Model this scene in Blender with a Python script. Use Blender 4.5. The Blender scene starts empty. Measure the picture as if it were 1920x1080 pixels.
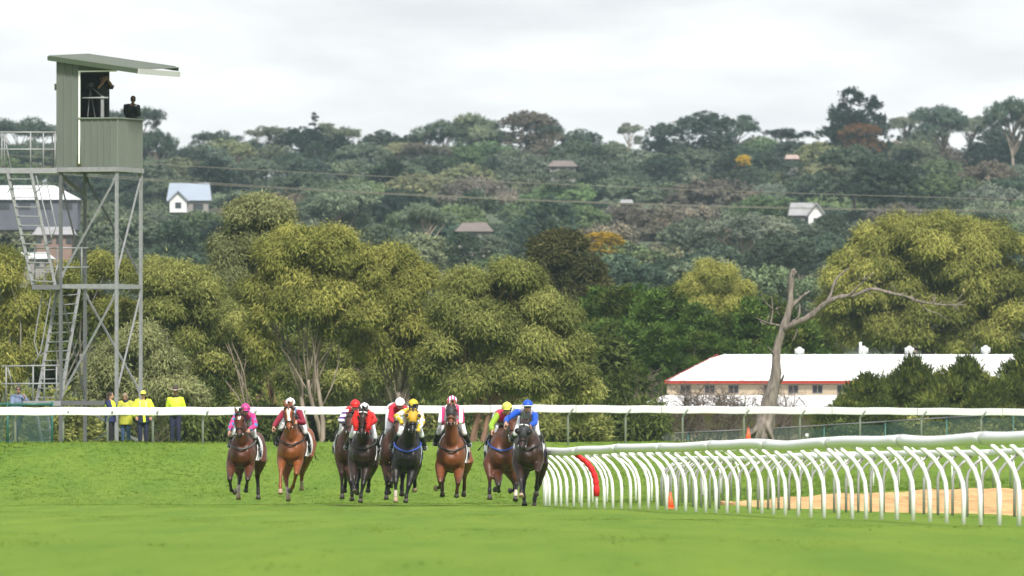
import bpy, math, random
import numpy as np
from mathutils import Vector, Matrix

# ------------------------------------------------------------------ camera, sky, sun, exposure
SC = bpy.context.scene
COL = SC.collection
F, CX, HY, CH = 21000.0, 960.0, 894.0, 0.66      # focal length and horizon in 1920-wide pixels, eye height


def P(px, py, D):
    """the point seen at (px, py) of the photograph, D metres away"""
    return Vector(((px - CX) / F * D, D, CH + (HY - py) / F * D))


cam_data = bpy.data.cameras.new('camera')
cam = bpy.data.objects.new('camera', cam_data)
COL.objects.link(cam)
cam.location = (0, 0, CH)
cam.rotation_euler = (math.pi / 2 + math.atan((HY - 540) / F), 0, 0)
cam_data.sensor_width = 36
cam_data.lens = F / 1920 * 36
cam_data.clip_start = 1.0
cam_data.clip_end = 9000
cam_data.dof.use_dof = True
cam_data.dof.focus_distance = 252
cam_data.dof.aperture_fstop = 7.1
SC.camera = cam

SUN_EL, SUN_AZ = math.radians(47), math.radians(164)   # azimuth clockwise from +Y: behind the camera
world = bpy.data.worlds.new('World')
SC.world = world
world.use_nodes = True
wn, wl = world.node_tree.nodes, world.node_tree.links
wn.clear()
sky = wn.new('ShaderNodeTexSky')
sky.sky_type = 'NISHITA'
sky.sun_disc = False
sky.sun_elevation = SUN_EL
sky.sun_rotation = SUN_AZ
tc = wn.new('ShaderNodeTexCoord')
mp = wn.new('ShaderNodeMapping')
mp.inputs['Scale'].default_value = (34, 34, 130)
n1 = wn.new('ShaderNodeTexNoise')
n1.inputs['Scale'].default_value = 1.0
n1.inputs['Detail'].default_value = 5
n1.inputs['Roughness'].default_value = 0.52
rp = wn.new('ShaderNodeValToRGB')
rp.color_ramp.elements[0].position = 0.33
rp.color_ramp.elements[0].color = (3.45, 3.52, 3.66, 1)
rp.color_ramp.elements[1].position = 0.56
rp.color_ramp.elements[1].color = (4.62, 4.62, 4.62, 1)
skm = wn.new('ShaderNodeMix')
skm.data_type = 'RGBA'
skm.inputs[0].default_value = 0.92                      # cloud cover
bg = wn.new('ShaderNodeBackground')
bg.inputs['Strength'].default_value = 0.105
wo = wn.new('ShaderNodeOutputWorld')
wl.new(tc.outputs['Generated'], mp.inputs['Vector'])
wl.new(mp.outputs[0], n1.inputs['Vector'])
wl.new(n1.outputs['Fac'], rp.inputs[0])
wl.new(sky.outputs[0], skm.inputs[6])
wl.new(rp.outputs[0], skm.inputs[7])
wl.new(skm.outputs[2], bg.inputs['Color'])
wl.new(bg.outputs[0], wo.inputs['Surface'])

sun_data = bpy.data.lights.new('sun', 'SUN')
sun_data.energy = 2.6
sun_data.angle = math.radians(10)
sun_data.color = (1.0, 0.96, 0.89)
sun = bpy.data.objects.new('sun', sun_data)
COL.objects.link(sun)
sd = Vector((math.sin(SUN_AZ) * math.cos(SUN_EL), math.cos(SUN_AZ) * math.cos(SUN_EL), math.sin(SUN_EL)))
sun.rotation_euler = sd.to_track_quat('Z', 'Y').to_euler()
sun.location = (0, 0, 60)

SC.view_settings.view_transform = 'Standard'
SC.view_settings.look = 'None'
SC.view_settings.exposure = 1.13
SC.view_settings.gamma = 1.0
SC.render.engine = 'CYCLES'
SC.cycles.max_bounces = 6
SC.cycles.diffuse_bounces = 3
SC.cycles.glossy_bounces = 2
SC.cycles.transmission_bounces = 3
SC.cycles.volume_bounces = 1
SC.cycles.use_denoising = True

# ------------------------------------------------------------------ helpers


def C(r, g, b, k=0.5):
    """display colour 0-255 to a base colour (k: how much light the place sends back)"""
    o = []
    for c in (r, g, b):
        c /= 255.0
        c = c / 12.92 if c <= 0.04045 else ((c + 0.055) / 1.055) ** 2.4
        o.append(min(0.85, c * k))
    return tuple(o)


MATS = {}


def mat(name, col, rough=0.6, var=0.0, scale=6.0, metal=0.0, spec=0.4, bump=0.0, attr=None, stretch=None, coat=0.0):
    if name in MATS:
        return MATS[name]
    m = bpy.data.materials.new(name)
    m.use_nodes = True
    nt = m.node_tree
    b = nt.nodes['Principled BSDF']
    b.inputs['Roughness'].default_value = rough
    b.inputs['Metallic'].default_value = metal
    b.inputs['Specular IOR Level'].default_value = spec
    b.inputs['Coat Weight'].default_value = coat
    b.inputs['Base Color'].default_value = (*col, 1)
    src = None
    if attr:
        a = nt.nodes.new('ShaderNodeAttribute')
        a.attribute_name = attr
        src = a.outputs['Color']
    if var or bump:
        g = nt.nodes.new('ShaderNodeNewGeometry')
        mpn = nt.nodes.new('ShaderNodeMapping')
        if stretch:
            mpn.inputs['Scale'].default_value = stretch
        nz = nt.nodes.new('ShaderNodeTexNoise')
        nz.inputs['Scale'].default_value = scale
        nz.inputs['Detail'].default_value = 6
        nz.inputs['Roughness'].default_value = 0.6
        nt.links.new(g.outputs['Position'], mpn.inputs[0])
        nt.links.new(mpn.outputs[0], nz.inputs['Vector'])
        if var:
            mr = nt.nodes.new('ShaderNodeMapRange')
            mr.inputs[1].default_value = 0.25
            mr.inputs[2].default_value = 0.75
            mr.inputs[3].default_value = 1 - var
            mr.inputs[4].default_value = 1 + var
            nt.links.new(nz.outputs['Fac'], mr.inputs[0])
            mx = nt.nodes.new('ShaderNodeMix')
            mx.data_type = 'RGBA'
            mx.blend_type = 'MULTIPLY'
            mx.inputs[0].default_value = 1
            mx.inputs[6].default_value = (*col, 1)
            if src:
                nt.links.new(src, mx.inputs[6])
            nt.links.new(mr.outputs[0], mx.inputs[7])
            src = mx.outputs[2]
        if bump:
            bp = nt.nodes.new('ShaderNodeBump')
            bp.inputs['Strength'].default_value = bump
            bp.inputs['Distance'].default_value = 0.02
            nt.links.new(nz.outputs['Fac'], bp.inputs['Height'])
            nt.links.new(bp.outputs[0], b.inputs['Normal'])
    if src:
        nt.links.new(src, b.inputs['Base Color'])
    MATS[name] = m
    return m


def pattern(name, c1, c2, kind, freq, thr=0.5, axis=0, rough=0.45):
    """two-colour printed cloth: spots, stripes or checks"""
    if name in MATS:
        return MATS[name]
    m = bpy.data.materials.new(name)
    m.use_nodes = True
    nt = m.node_tree
    b = nt.nodes['Principled BSDF']
    b.inputs['Roughness'].default_value = rough
    g = nt.nodes.new('ShaderNodeNewGeometry')
    ma = nt.nodes.new('ShaderNodeMath')
    ma.operation = 'GREATER_THAN'
    ma.inputs[1].default_value = thr
    if kind == 'spots':
        v = nt.nodes.new('ShaderNodeTexVoronoi')
        v.inputs['Scale'].default_value = freq
        v.inputs['Randomness'].default_value = 0.35
        nt.links.new(g.outputs['Position'], v.inputs['Vector'])
        nt.links.new(v.outputs['Distance'], ma.inputs[0])
    else:
        s = nt.nodes.new('ShaderNodeSeparateXYZ')
        mu = nt.nodes.new('ShaderNodeMath')
        mu.operation = 'MULTIPLY'
        mu.inputs[1].default_value = freq
        fr = nt.nodes.new('ShaderNodeMath')
        fr.operation = 'FRACT'
        nt.links.new(g.outputs['Position'], s.inputs[0])
        nt.links.new(s.outputs[axis], mu.inputs[0])
        nt.links.new(mu.outputs[0], fr.inputs[0])
        nt.links.new(fr.outputs[0], ma.inputs[0])
    mx = nt.nodes.new('ShaderNodeMix')
    mx.data_type = 'RGBA'
    mx.inputs[6].default_value = (*c1, 1)
    mx.inputs[7].default_value = (*c2, 1)
    nt.links.new(ma.outputs[0], mx.inputs[0])
    nt.links.new(mx.outputs[2], b.inputs['Base Color'])
    MATS[name] = m
    return m


def leaf_mat(name, dark, light, tip, use_obj=False, trans=0.22, lawn=False):
    """foliage: each leaf takes a colour between dark, light and tip from its own random value"""
    if name in MATS:
        return MATS[name]
    m = bpy.data.materials.new(name)
    m.use_nodes = True
    nt = m.node_tree
    nt.nodes.clear()
    a = nt.nodes.new('ShaderNodeAttribute')
    a.attribute_name = 'rnd'
    r = nt.nodes.new('ShaderNodeValToRGB')
    e = r.color_ramp.elements
    e[0].position, e[0].color = 0.1, (*dark, 1)
    e[1].position, e[1].color = 0.62, (*light, 1)
    x = e.new(0.95)
    x.color = (*tip, 1)
    nt.links.new(a.outputs['Fac'], r.inputs[0])
    src = r.outputs[0]
    if use_obj:
        oi = nt.nodes.new('ShaderNodeObjectInfo')
        mx = nt.nodes.new('ShaderNodeMix')
        mx.data_type = 'RGBA'
        mx.blend_type = 'MULTIPLY'
        mx.inputs[0].default_value = 1
        nt.links.new(src, mx.inputs[6])
        nt.links.new(oi.outputs['Color'], mx.inputs[7])
        src = mx.outputs[2]
    d = nt.nodes.new('ShaderNodeBsdfDiffuse')
    t = nt.nodes.new('ShaderNodeBsdfTranslucent')
    if lawn:                                            # mown blades shade like the sward they form
        gn = nt.nodes.new('ShaderNodeNewGeometry')
        vm = nt.nodes.new('ShaderNodeVectorMath')
        vm.operation = 'MULTIPLY_ADD'
        vm.inputs[1].default_value = (.08, .08, .08)
        vm.inputs[2].default_value = (0, 0, 1)
        nt.links.new(gn.outputs['Normal'], vm.inputs[0])
        nt.links.new(vm.outputs[0], d.inputs['Normal'])
    ms = nt.nodes.new('ShaderNodeMixShader')
    ms.inputs[0].default_value = trans
    o = nt.nodes.new('ShaderNodeOutputMaterial')
    nt.links.new(src, d.inputs['Color'])
    nt.links.new(src, t.inputs['Color'])
    nt.links.new(d.outputs[0], ms.inputs[1])
    nt.links.new(t.outputs[0], ms.inputs[2])
    nt.links.new(ms.outputs[0], o.inputs['Surface'])
    MATS[name] = m
    return m


def norm(v):
    v = Vector(v)
    return v.normalized() if v.length > 1e-9 else Vector((0, 0, 1))


class MB:
    """collects shapes; build() links them as one mesh object"""

    def __init__(self):
        self.v, self.f, self.m = [], [], []

    def add(self, vs, fs, mi=0):
        o = len(self.v)
        self.v.extend([tuple(p) for p in vs])
        self.f.extend([tuple(i + o for i in q) for q in fs])
        self.m.extend([mi] * len(fs))
        return self

    def box(self, c, s, mi=0, R=None):
        c = Vector(c)
        vs = []
        for x in (-.5, .5):
            for y in (-.5, .5):
                for z in (-.5, .5):
                    d = Vector((x * s[0], y * s[1], z * s[2]))
                    vs.append(c + (R @ d if R else d))
        return self.add(vs, [(0, 1, 3, 2), (4, 6, 7, 5), (0, 4, 5, 1), (2, 3, 7, 6), (0, 2, 6, 4), (1, 5, 7, 3)], mi)

    def bar(self, p, q, w, h, mi=0, up=(0, 0, 1)):
        p, q = Vector(p), Vector(q)
        t = norm(q - p)
        s = t.cross(Vector(up))
        s = norm(s) if s.length > 1e-4 else Vector((1, 0, 0))
        b = s.cross(t)
        vs = []
        for e in (p, q):
            for i, j in ((-1, -1), (1, -1), (1, 1), (-1, 1)):
                vs.append(e + s * (w / 2 * i) + b * (h / 2 * j))
        return self.add(vs, [(0, 1, 2, 3), (7, 6, 5, 4), (0, 4, 5, 1), (1, 5, 6, 2), (2, 6, 7, 3), (3, 7, 4, 0)], mi)

    def tube(self, pts, rad, n=8, mi=0, side=None, cap=True):
        pts = [Vector(p) for p in pts]
        k = len(pts)
        if not isinstance(rad, (list, tuple)):
            rad = [rad] * k
        vs, fs = [], []
        prev = None
        for i, p in enumerate(pts):
            t = norm(pts[min(i + 1, k - 1)] - pts[max(i - 1, 0)])
            if side is not None:
                s = Vector(side)
            elif prev is not None:
                s = prev
            else:
                s = Vector((1, 0, 0)) if abs(t.x) < 0.9 else Vector((0, 1, 0))
            s = s - t * s.dot(t)
            s = norm(s) if s.length > 1e-4 else norm(t.orthogonal())
            prev = s
            b = t.cross(s)
            r = rad[i]
            ra, rb = r if isinstance(r, (list, tuple)) else (r, r)
            for j in range(n):
                a = 2 * math.pi * j / n
                vs.append(p + s * (ra * math.cos(a)) + b * (rb * math.sin(a)))
        for i in range(k - 1):
            for j in range(n):
                j2 = (j + 1) % n
                fs.append((i * n + j, i * n + j2, (i + 1) * n + j2, (i + 1) * n + j))
        if cap:
            fs.append(tuple(range(n - 1, -1, -1)))
            fs.append(tuple((k - 1) * n + j for j in range(n)))
        return self.add(vs, fs, mi)

    def ball(self, c, r, n=12, mi=0, R=None, lo=-1.0):
        """ellipsoid; lo cuts it off below that fraction of its height"""
        c = Vector(c)
        if not isinstance(r, (list, tuple)):
            r = (r, r, r)
        rows = max(5, n // 2 + 1)
        vs, fs = [], []
        a0 = math.asin(max(-1, min(1, lo)))
        for i in range(rows + 1):
            ph = a0 + (math.pi / 2 - a0) * i / rows
            for j in range(n):
                a = 2 * math.pi * j / n
                d = Vector((r[0] * math.cos(ph) * math.cos(a), r[1] * math.cos(ph) * math.sin(a), r[2] * math.sin(ph)))
                vs.append(c + (R @ d if R else d))
        for i in range(rows):
            for j in range(n):
                j2 = (j + 1) % n
                fs.append((i * n + j, i * n + j2, (i + 1) * n + j2, (i + 1) * n + j))
        fs.append(tuple(range(n - 1, -1, -1)))
        return self.add(vs, fs, mi)

    def build(self, name, mats, parent=None, smooth=False):
        me = bpy.data.meshes.new(name)
        me.from_pydata(self.v, [], self.f)
        return link_mesh(name, me, mats, parent, smooth, self.m)


def link_mesh(name, me, mats, parent=None, smooth=False, mi=None):
    if not isinstance(mats, (list, tuple)):
        mats = [mats]
    for m in mats:
        me.materials.append(m)
    if mi is not None and len(mats) > 1:
        me.polygons.foreach_set('material_index', mi)
    if smooth:
        me.polygons.foreach_set('use_smooth', [True] * len(me.polygons))
    me.update()
    o = bpy.data.objects.new(name, me)
    COL.objects.link(o)
    if parent is not None:
        o.parent = parent
        L = Matrix.Identity(4)
        q = parent
        while q is not None:
            L = Matrix.Translation(q.location) @ L
            q = q.parent if q.parent is not None and q.type == 'EMPTY' else None
        o.matrix_parent_inverse = L.inverted()
    return o


def tag(o, label=None, cat=None, group=None, kind=None):
    if label:
        o['label'] = label
    if cat:
        o['category'] = cat
    if group:
        o['group'] = group
    if kind:
        o['kind'] = kind
    return o


def thing(name, loc, label, cat, group=None):
    o = bpy.data.objects.new(name, None)
    COL.objects.link(o)
    o.location = loc
    o.empty_display_size = 0.2
    return tag(o, label, cat, group)


def fuse(mb, voxel, it=3, fac=0.5):
    """one continuous skin over overlapping shapes"""
    me = bpy.data.meshes.new('tmp')
    me.from_pydata(mb.v, [], mb.f)
    o = bpy.data.objects.new('tmp', me)
    COL.objects.link(o)
    m = o.modifiers.new('r', 'REMESH')
    m.mode = 'VOXEL'
    m.voxel_size = voxel
    if it:
        s = o.modifiers.new('s', 'SMOOTH')
        s.iterations = it
        s.factor = fac
    dg = bpy.context.evaluated_depsgraph_get()
    r = bpy.data.meshes.new_from_object(o.evaluated_get(dg))
    bpy.data.objects.remove(o)
    bpy.data.meshes.remove(me)
    return r


def co(me):
    a = np.empty(len(me.vertices) * 3, dtype=np.float32)
    me.vertices.foreach_get('co', a)
    return a.reshape(-1, 3)


def merged(me, mb):
    """fused mesh plus extra shapes in one mesh"""
    if not mb.v:
        return me
    V = [tuple(p) for p in co(me)]
    Fc = [tuple(p.vertices) for p in me.polygons]
    o = len(V)
    n = bpy.data.meshes.new('body')
    n.from_pydata(V + mb.v, [], Fc + [tuple(i + o for i in q) for q in mb.f])
    bpy.data.meshes.remove(me)
    return n


def smst(a, b, x):
    t = np.clip((np.asarray(x, dtype=float) - a) / (b - a), 0, 1)
    return t * t * (3 - 2 * t)


def catmull(pts, n=12):
    pts = [Vector(p) for p in pts]
    q = [pts[0] * 2 - pts[1]] + pts + [pts[-1] * 2 - pts[-2]]
    out = []
    for i in range(1, len(q) - 2):
        for k in range(n):
            t = k / n
            a, b, c, d = q[i - 1], q[i], q[i + 1], q[i + 2]
            out.append(0.5 * (2 * b + (c - a) * t + (2 * a - 5 * b + 4 * c - d) * t * t + (3 * b - 3 * c + d - a) * t ** 3))
    out.append(pts[-1])
    return out

# ------------------------------------------------------------------ the ground


def zg(x, y):
    """height of the ground: flat by the running rail, banked up to a crest behind the track"""
    x = np.asarray(x, dtype=float)
    y = np.asarray(y, dtype=float)
    u = np.clip((x + 15) / 32, 0, 1)
    ys, yc, zc = 258 + 74 * u, 342 + 52 * u, 1.72 + 0.20 * u
    s = np.clip((y - ys) / (yc - ys), 0, 1)
    bank = (0.72 * s * s + 0.28 * s) * zc
    bank = bank - 0.35 * smst(0, 9, y - yc - 2)
    inner = 0.26 * smst(258, 320, y) * smst(0, 9, x) * (1 - s)
    wob = 0.014 * np.sin(x * 0.9 + y * 0.11) + 0.012 * np.sin(x * 0.37 - y * 0.23 + 1.0)
    return bank + inner + wob * smst(60, 120, y)


def zgf(x, y):
    return float(zg(x, y))


def grid(name, xs, ys, zf, m, kind='structure', label=None):
    X, Y = np.meshgrid(xs, ys)
    Z = zf(X, Y)
    V = np.stack([X, Y, Z], -1).reshape(-1, 3)
    nx, ny = len(xs), len(ys)
    i = np.arange(nx - 1)[None, :] + nx * np.arange(ny - 1)[:, None]
    Q = np.stack([i, i + 1, i + 1 + nx, i + nx], -1).reshape(-1, 4)
    me = bpy.data.meshes.new(name)
    me.from_pydata(V.tolist(), [], Q.tolist())
    o = link_mesh(name, me, m, smooth=True)
    return tag(o, label, kind=kind)


def turf_material():
    m = bpy.data.materials.new('turf')
    m.use_nodes = True
    nt = m.node_tree
    b = nt.nodes['Principled BSDF']
    b.inputs['Roughness'].default_value = 0.85
    b.inputs['Specular IOR Level'].default_value = 0.1
    g = nt.nodes.new('ShaderNodeNewGeometry')
    mp_ = nt.nodes.new('ShaderNodeMapping')
    mp_.inputs['Scale'].default_value = (1.0, 0.045, 1)
    a = nt.nodes.new('ShaderNodeTexNoise')
    a.inputs['Scale'].default_value = 0.9
    a.inputs['Detail'].default_value = 8
    a.inputs['Roughness'].default_value = 0.62
    r = nt.nodes.new('ShaderNodeValToRGB')
    e = r.color_ramp.elements
    e[0].position, e[0].color = 0.3, (0.084, 0.160, 0.010, 1)
    e[1].position, e[1].color = 0.72, (0.140, 0.212, 0.017, 1)
    nt.links.new(g.outputs['Position'], mp_.inputs[0])
    nt.links.new(mp_.outputs[0], a.inputs['Vector'])
    nt.links.new(a.outputs['Fac'], r.inputs[0])
    nt.links.new(r.outputs[0], b.inputs['Base Color'])
    return m


TURF = turf_material()
ys_ = np.concatenate([np.arange(-40, 60, 10), np.arange(60, 240, 4), np.arange(240, 440, 1.5), np.arange(440, 700, 20), [720]])
xs_ = np.concatenate([[-900, -400, -150, -70], np.arange(-40, 40.1, 1.5), [70, 150, 400, 900]])
grid('turf', xs_, ys_, zg, TURF, label='mown green racecourse turf banked up to the outer rail')


def zh(x, y):
    base = np.interp(y, [715, 780, 950, 1300, 1720, 1800, 2600, 7000], [1.2, 2.5, 9.5, 28.5, 47, 48, 30, 10])
    return base + 1.5 * np.sin(x * 0.031 + 1) * smst(800, 1200, y) + 2.2 * smst(20, 70, x) * smst(1200, 1700, y) - 1.6 * smst(-20, -70, x) * smst(1200, 1700, y)


grid('hillside', np.concatenate([[-3000, -1200, -500], np.arange(-200, 201, 12), [500, 1200, 3000]]),
     np.concatenate([np.arange(715, 1800, 25), [2000, 2600, 4000, 7000]]), zh,
     mat('hill_ground', (0.055, 0.075, 0.035), 0.95, 0.5, 0.08), label='wooded hillside rising behind the racecourse')

# grass blades over the part of the turf that the camera sees: past counting
rng = np.random.default_rng(3)


def grass_field():
    def pick(n, y0, y1, pw):
        u = rng.random(n)
        return (y0 ** pw + u * (y1 ** pw - y0 ** pw)) ** (1 / pw)
    Y = np.concatenate([pick(12000, 62, 175, 1.4), pick(52000, 165, 352, 1.6), pick(14000, 335, 425, 1.0)])
    n = len(Y)
    half = 0.0475 * Y + 1.2
    X = (rng.random(n) * 2 - 1) * half
    ok = ~inside_sand(X, Y)
    u = np.clip((X + 15) / 32, 0, 1)
    ok &= Y < 342 + 52 * u + 4
    X, Y = X[ok], Y[ok]
    n = len(X)
    Z = zg(X, Y)
    nb = 5
    ang = rng.random((n, nb)) * 2 * np.pi
    H = rng.uniform(0.016, 0.038, (n, nb)) * (1 + 0.7 * (rng.random((n, 1)) ** 6))
    u = np.clip((X + 15) / 32, 0, 1)
    crest = smst(-5, 0, Y - (342 + 52 * u))[:, None]
    H = H * (1 + 1.4 * crest * rng.random((n, 1))) * (1 - .62 * smst(318, 225, Y))[:, None]
    bx = X[:, None] + rng.normal(0, 0.05, (n, nb))
    by = Y[:, None] + rng.normal(0, 0.05, (n, nb))
    w = rng.uniform(0.012, 0.024, (n, nb)) * (1 + 0.9 * smst(200, 60, Y))[:, None]
    lean = rng.normal(0, 0.35, (n, nb)) * H
    V = np.empty((n, nb, 3, 3))
    zz = Z[:, None] - 0.012
    V[..., 0, 0] = bx - w * np.cos(ang); V[..., 0, 1] = by - w * np.sin(ang); V[..., 0, 2] = zz
    V[..., 1, 0] = bx + w * np.cos(ang); V[..., 1, 1] = by + w * np.sin(ang); V[..., 1, 2] = zz
    V[..., 2, 0] = bx + lean; V[..., 2, 1] = by + lean * 0.5; V[..., 2, 2] = zz + H
    patch = 0.5 + 0.22 * np.sin(X * 1.1 + 0.05 * Y) + 0.2 * np.sin(X * 0.33 - Y * 0.12 + 2) + 0.1 * np.sin(X * 3.1 + Y * 0.7)
    R = np.clip(0.36 * patch[:, None] + 0.36 * rng.random((n, nb)) + .12 + 0.3 * crest + .25 * smst(330, 250, Y)[:, None], 0, 1)  # last term paints blades on the near flat lighter, against their mutual shade
    tri_mesh('grass', V.reshape(-1, 3), 3, R.reshape(-1),
             leaf_mat('grass_blades', (0.086, 0.162, 0.016), (0.110, 0.195, 0.021), (0.175, 0.248, 0.036), trans=0.05, lawn=True),
             kind='stuff', label='short blades of bright green grass on the turf')


def tri_mesh(name, V, k, R, m, parent=None, kind=None, label=None):
    """fast mesh of separate k-cornered faces with one random value per face"""
    V = np.ascontiguousarray(V, dtype=np.float32)
    nf = len(V) // k
    me = bpy.data.meshes.new(name)
    me.vertices.add(len(V))
    me.vertices.foreach_set('co', V.ravel())
    me.loops.add(len(V))
    me.loops.foreach_set('vertex_index', np.arange(len(V), dtype=np.int32))
    me.polygons.add(nf)
    me.polygons.foreach_set('loop_start', np.arange(0, len(V), k, dtype=np.int32))
    me.update(calc_edges=True)
    a = me.attributes.new('rnd', 'FLOAT', 'FACE')
    a.data.foreach_set('value', np.ascontiguousarray(R, dtype=np.float32))
    o = link_mesh(name, me, m, parent)
    return tag(o, label, kind=kind)


# ------------------------------------------------------------------ running rail and sand track
WHITE = mat('white_plastic', (0.80, 0.81, 0.80), 0.32, 0.05, 3.0, spec=0.5)
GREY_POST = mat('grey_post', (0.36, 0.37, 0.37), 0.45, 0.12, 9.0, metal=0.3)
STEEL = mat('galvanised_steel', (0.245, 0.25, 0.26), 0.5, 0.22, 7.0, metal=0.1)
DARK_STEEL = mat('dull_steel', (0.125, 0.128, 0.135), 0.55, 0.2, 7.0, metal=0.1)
RED = mat('red_cover', (0.62, 0.012, 0.018), 0.45, 0.2, 20, bump=0.5)
ORANGE = mat('cone_orange', (0.80, 0.115, 0.035), 0.5, 0.06, 12)

RAILPTS = [(16.45 - .062 * d, d, 0) for d in (128, 150, 170, 190, 210, 228, 242)] + [
    (1.02, 250, 0), (0.75, 257, 0), (1.0, 266, 0), (2.3, 281, 0), (4.9, 302, 0), (8.9, 325, 0), (15.5, 350, 0), (23, 368, 0)]
RP = catmull(RAILPTS, 24)
RL = [0.0]
for i in range(1, len(RP)):
    RL.append(RL[-1] + (RP[i] - RP[i - 1]).length)


def rail_at(s, off=0.0):
    """point s metres along the rail's feet, off metres to its inner (sand) side, and the inward normal"""
    j = int(np.clip(np.searchsorted(RL, s) - 1, 0, len(RP) - 2))
    t = (s - RL[j]) / (RL[j + 1] - RL[j])
    p = RP[j].lerp(RP[j + 1], t)
    a, b = RP[max(j - 3, 0)], RP[min(j + 4, len(RP) - 1)]
    d = norm(b - a)
    nrm = Vector((d.y, -d.x, 0))
    q = p + nrm * off
    return Vector((q.x, q.y, zgf(q.x, q.y))), nrm


near_s = [s for s in np.arange(0, RL[-1], 1.5)]
apex_s = min(near_s, key=lambda s: rail_at(s, 4.0)[0].x)
nA = [rail_at(s, 4.0)[0] for s in np.linspace(0, apex_s, 60)][::-1]
nB = [rail_at(s, 4.0)[0] for s in np.linspace(apex_s, RL[-1], 60)]
SAND_NEAR = np.array([[p.x, p.y] for p in nA])      # from apex towards the camera
SAND_FAR = np.array([[p.x, p.y] for p in nB])


def inside_sand(X, Y):
    xn = np.interp(Y, SAND_NEAR[::-1, 1], SAND_NEAR[::-1, 0])
    xf = np.interp(Y, SAND_FAR[:, 1], SAND_FAR[:, 0])
    apex_y = SAND_NEAR[0, 1]
    edge = 0.25 * np.sin(Y * 0.8) + 0.15 * np.sin(Y * 2.3)
    return np.where(Y < apex_y, X > xn + edge, X > xf + edge)


mb = MB()
W_ = 22
vs, fs = [], []
for a, b in zip(nA, nB):
    for k in range(W_ + 1):
        q = a.lerp(b, k / W_)
        h = 0.03 * math.sin(q.x * 2.1 + q.y * 0.31) + 0.02 * math.sin(q.x * 5.3 - q.y * .9)
        edge = min(1.0, k / 1.2, (W_ - k) / 1.2)
        vs.append((q.x, q.y, zgf(q.x, q.y) - .03 + (0.075 + h) * edge))
for i in range(len(nA) - 1):
    for k in range(W_):
        o = i * (W_ + 1) + k
        fs.append((o, o + 1, o + W_ + 2, o + W_ + 1))
mb.add(vs, fs)
SAND = mat('sand', (0.50, 0.300, 0.135), 0.9, 0.42, 2.2, spec=0.1, bump=0.8, stretch=(1, 0.05, 1))
tag(mb.build('sand_track', SAND, smooth=True), 'orange sand training track inside the white rail', kind='structure')

grass_field()

rail = thing('running_rail', rail_at(30)[0], 'white inner running rail on curved posts beside the leading horses', 'rail')
post_profile = [(0, -.04), (0, .42), (.02, .60), (.085, .78), (.20, .94), (.34, 1.06), (.47, 1.15)]


jr = random.Random(21)


def bent_post(s, prof, rad, off, sgn, m, parent, name='post', nn=8):
    p, nrm = rail_at(s, off)
    lean, side_, hk = jr.uniform(-.025, .025), jr.uniform(-.03, .03), jr.uniform(.985, 1.015)
    tan_ = Vector((-nrm.y, nrm.x, 0))
    pts = [p + nrm * (-sgn * a + lean * max(h, 0) * (1.15 - h)) + tan_ * (side_ * h) + Vector((0, 0, h * hk)) for a, h in prof]
    b_ = MB()
    b_.tube(pts, rad, nn)
    return b_.build(name, m, parent, True), pts


jr = random.Random(21)
s = 1.0
red_done = False
red_pts = None
while s < RL[-1] - 1:
    p, _ = rail_at(s)
    far = p.y > 262 and s > apex_s - 15
    o, pts = bent_post(s, post_profile, 0.034 if not far else 0.029, 0.0, 1, WHITE, rail)
    ppx = CX + F * p.x / p.y
    if not red_done and not far and ppx < 1129:
        red_pts = pts
        red_done = True
    s += (2.45 if not far else 3.7) + jr.uniform(-.13, .13)

# beam segments, each a little bowed
seg = 11.7
s0 = 2.0
k = 0
rr = random.Random(5)
while s0 < RL[-1] - seg - .5:
    b_ = MB()
    pts, rad = [], []
    a0, b0 = rr.uniform(-.010, .012), rr.uniform(.0, .028)
    for i in range(13):
        t = i / 12
        q, nrm = rail_at(s0 + 0.03 + (seg - .06) * t)
        bow = -b0 * math.sin(math.pi * t) + a0 * math.sin(2 * math.pi * t)
        pts.append(q - nrm * 0.47 + Vector((0, 0, 1.21 + bow)))
        rad.append((0.098, 0.088))
    b_.tube(pts, rad, 14)
    b_.build('rail_segment', WHITE, rail, True)
    c_ = MB()
    c_.tube([pts[-1] - (pts[-1] - pts[-2]) * .12, pts[-1] + (pts[-1] - pts[-2]) * .05], [(0.101, 0.091)] * 2, 14)
    c_.build('joint_sleeve', mat('joint_grey', (0.5, 0.5, 0.48), 0.5), rail, True)
    s0 += seg
    k += 1

# red padded cover on one post
if red_pts:
    rb = MB()
    sl = catmull(red_pts[1:], 4)
    sl = [red_pts[0].lerp(red_pts[1], .62)] + sl
    rb.tube(sl, [0.062 + 0.008 * math.sin(i * 2.1) for i in range(len(sl))], 10)
    tag(rb.build('post_cover', RED, smooth=True), 'red padded cover wrapped round one white rail post', 'post cover')

inner = thing('sand_rail', rail_at(30, 3)[0], 'thin grey-posted rail along the sand track behind the white rail', 'rail')
prof2 = [(0, -.04), (0, .62), (.03, .74), (.14, .88), (.32, 1.02)]
s = 2.2
while s < RL[-1] - 1:
    bent_post(s, prof2, 0.024, 2.7, -1, GREY_POST, inner, nn=6)
    s += 2.45
s0 = 2
while s0 < RL[-1] - 8.5:
    b_ = MB()
    pts = [rail_at(s0 + .02 + 7.9 * i / 8, 2.7)[0] + rail_at(s0 + 7.9 * i / 8, 2.7)[1] * 0.32 + Vector((0, 0, 1.06)) for i in range(9)]
    b_.tube(pts, [(0.035, 0.055)] * 9, 8)
    b_.build('rail_segment', WHITE, inner, True)
    s0 += 8.0


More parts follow.
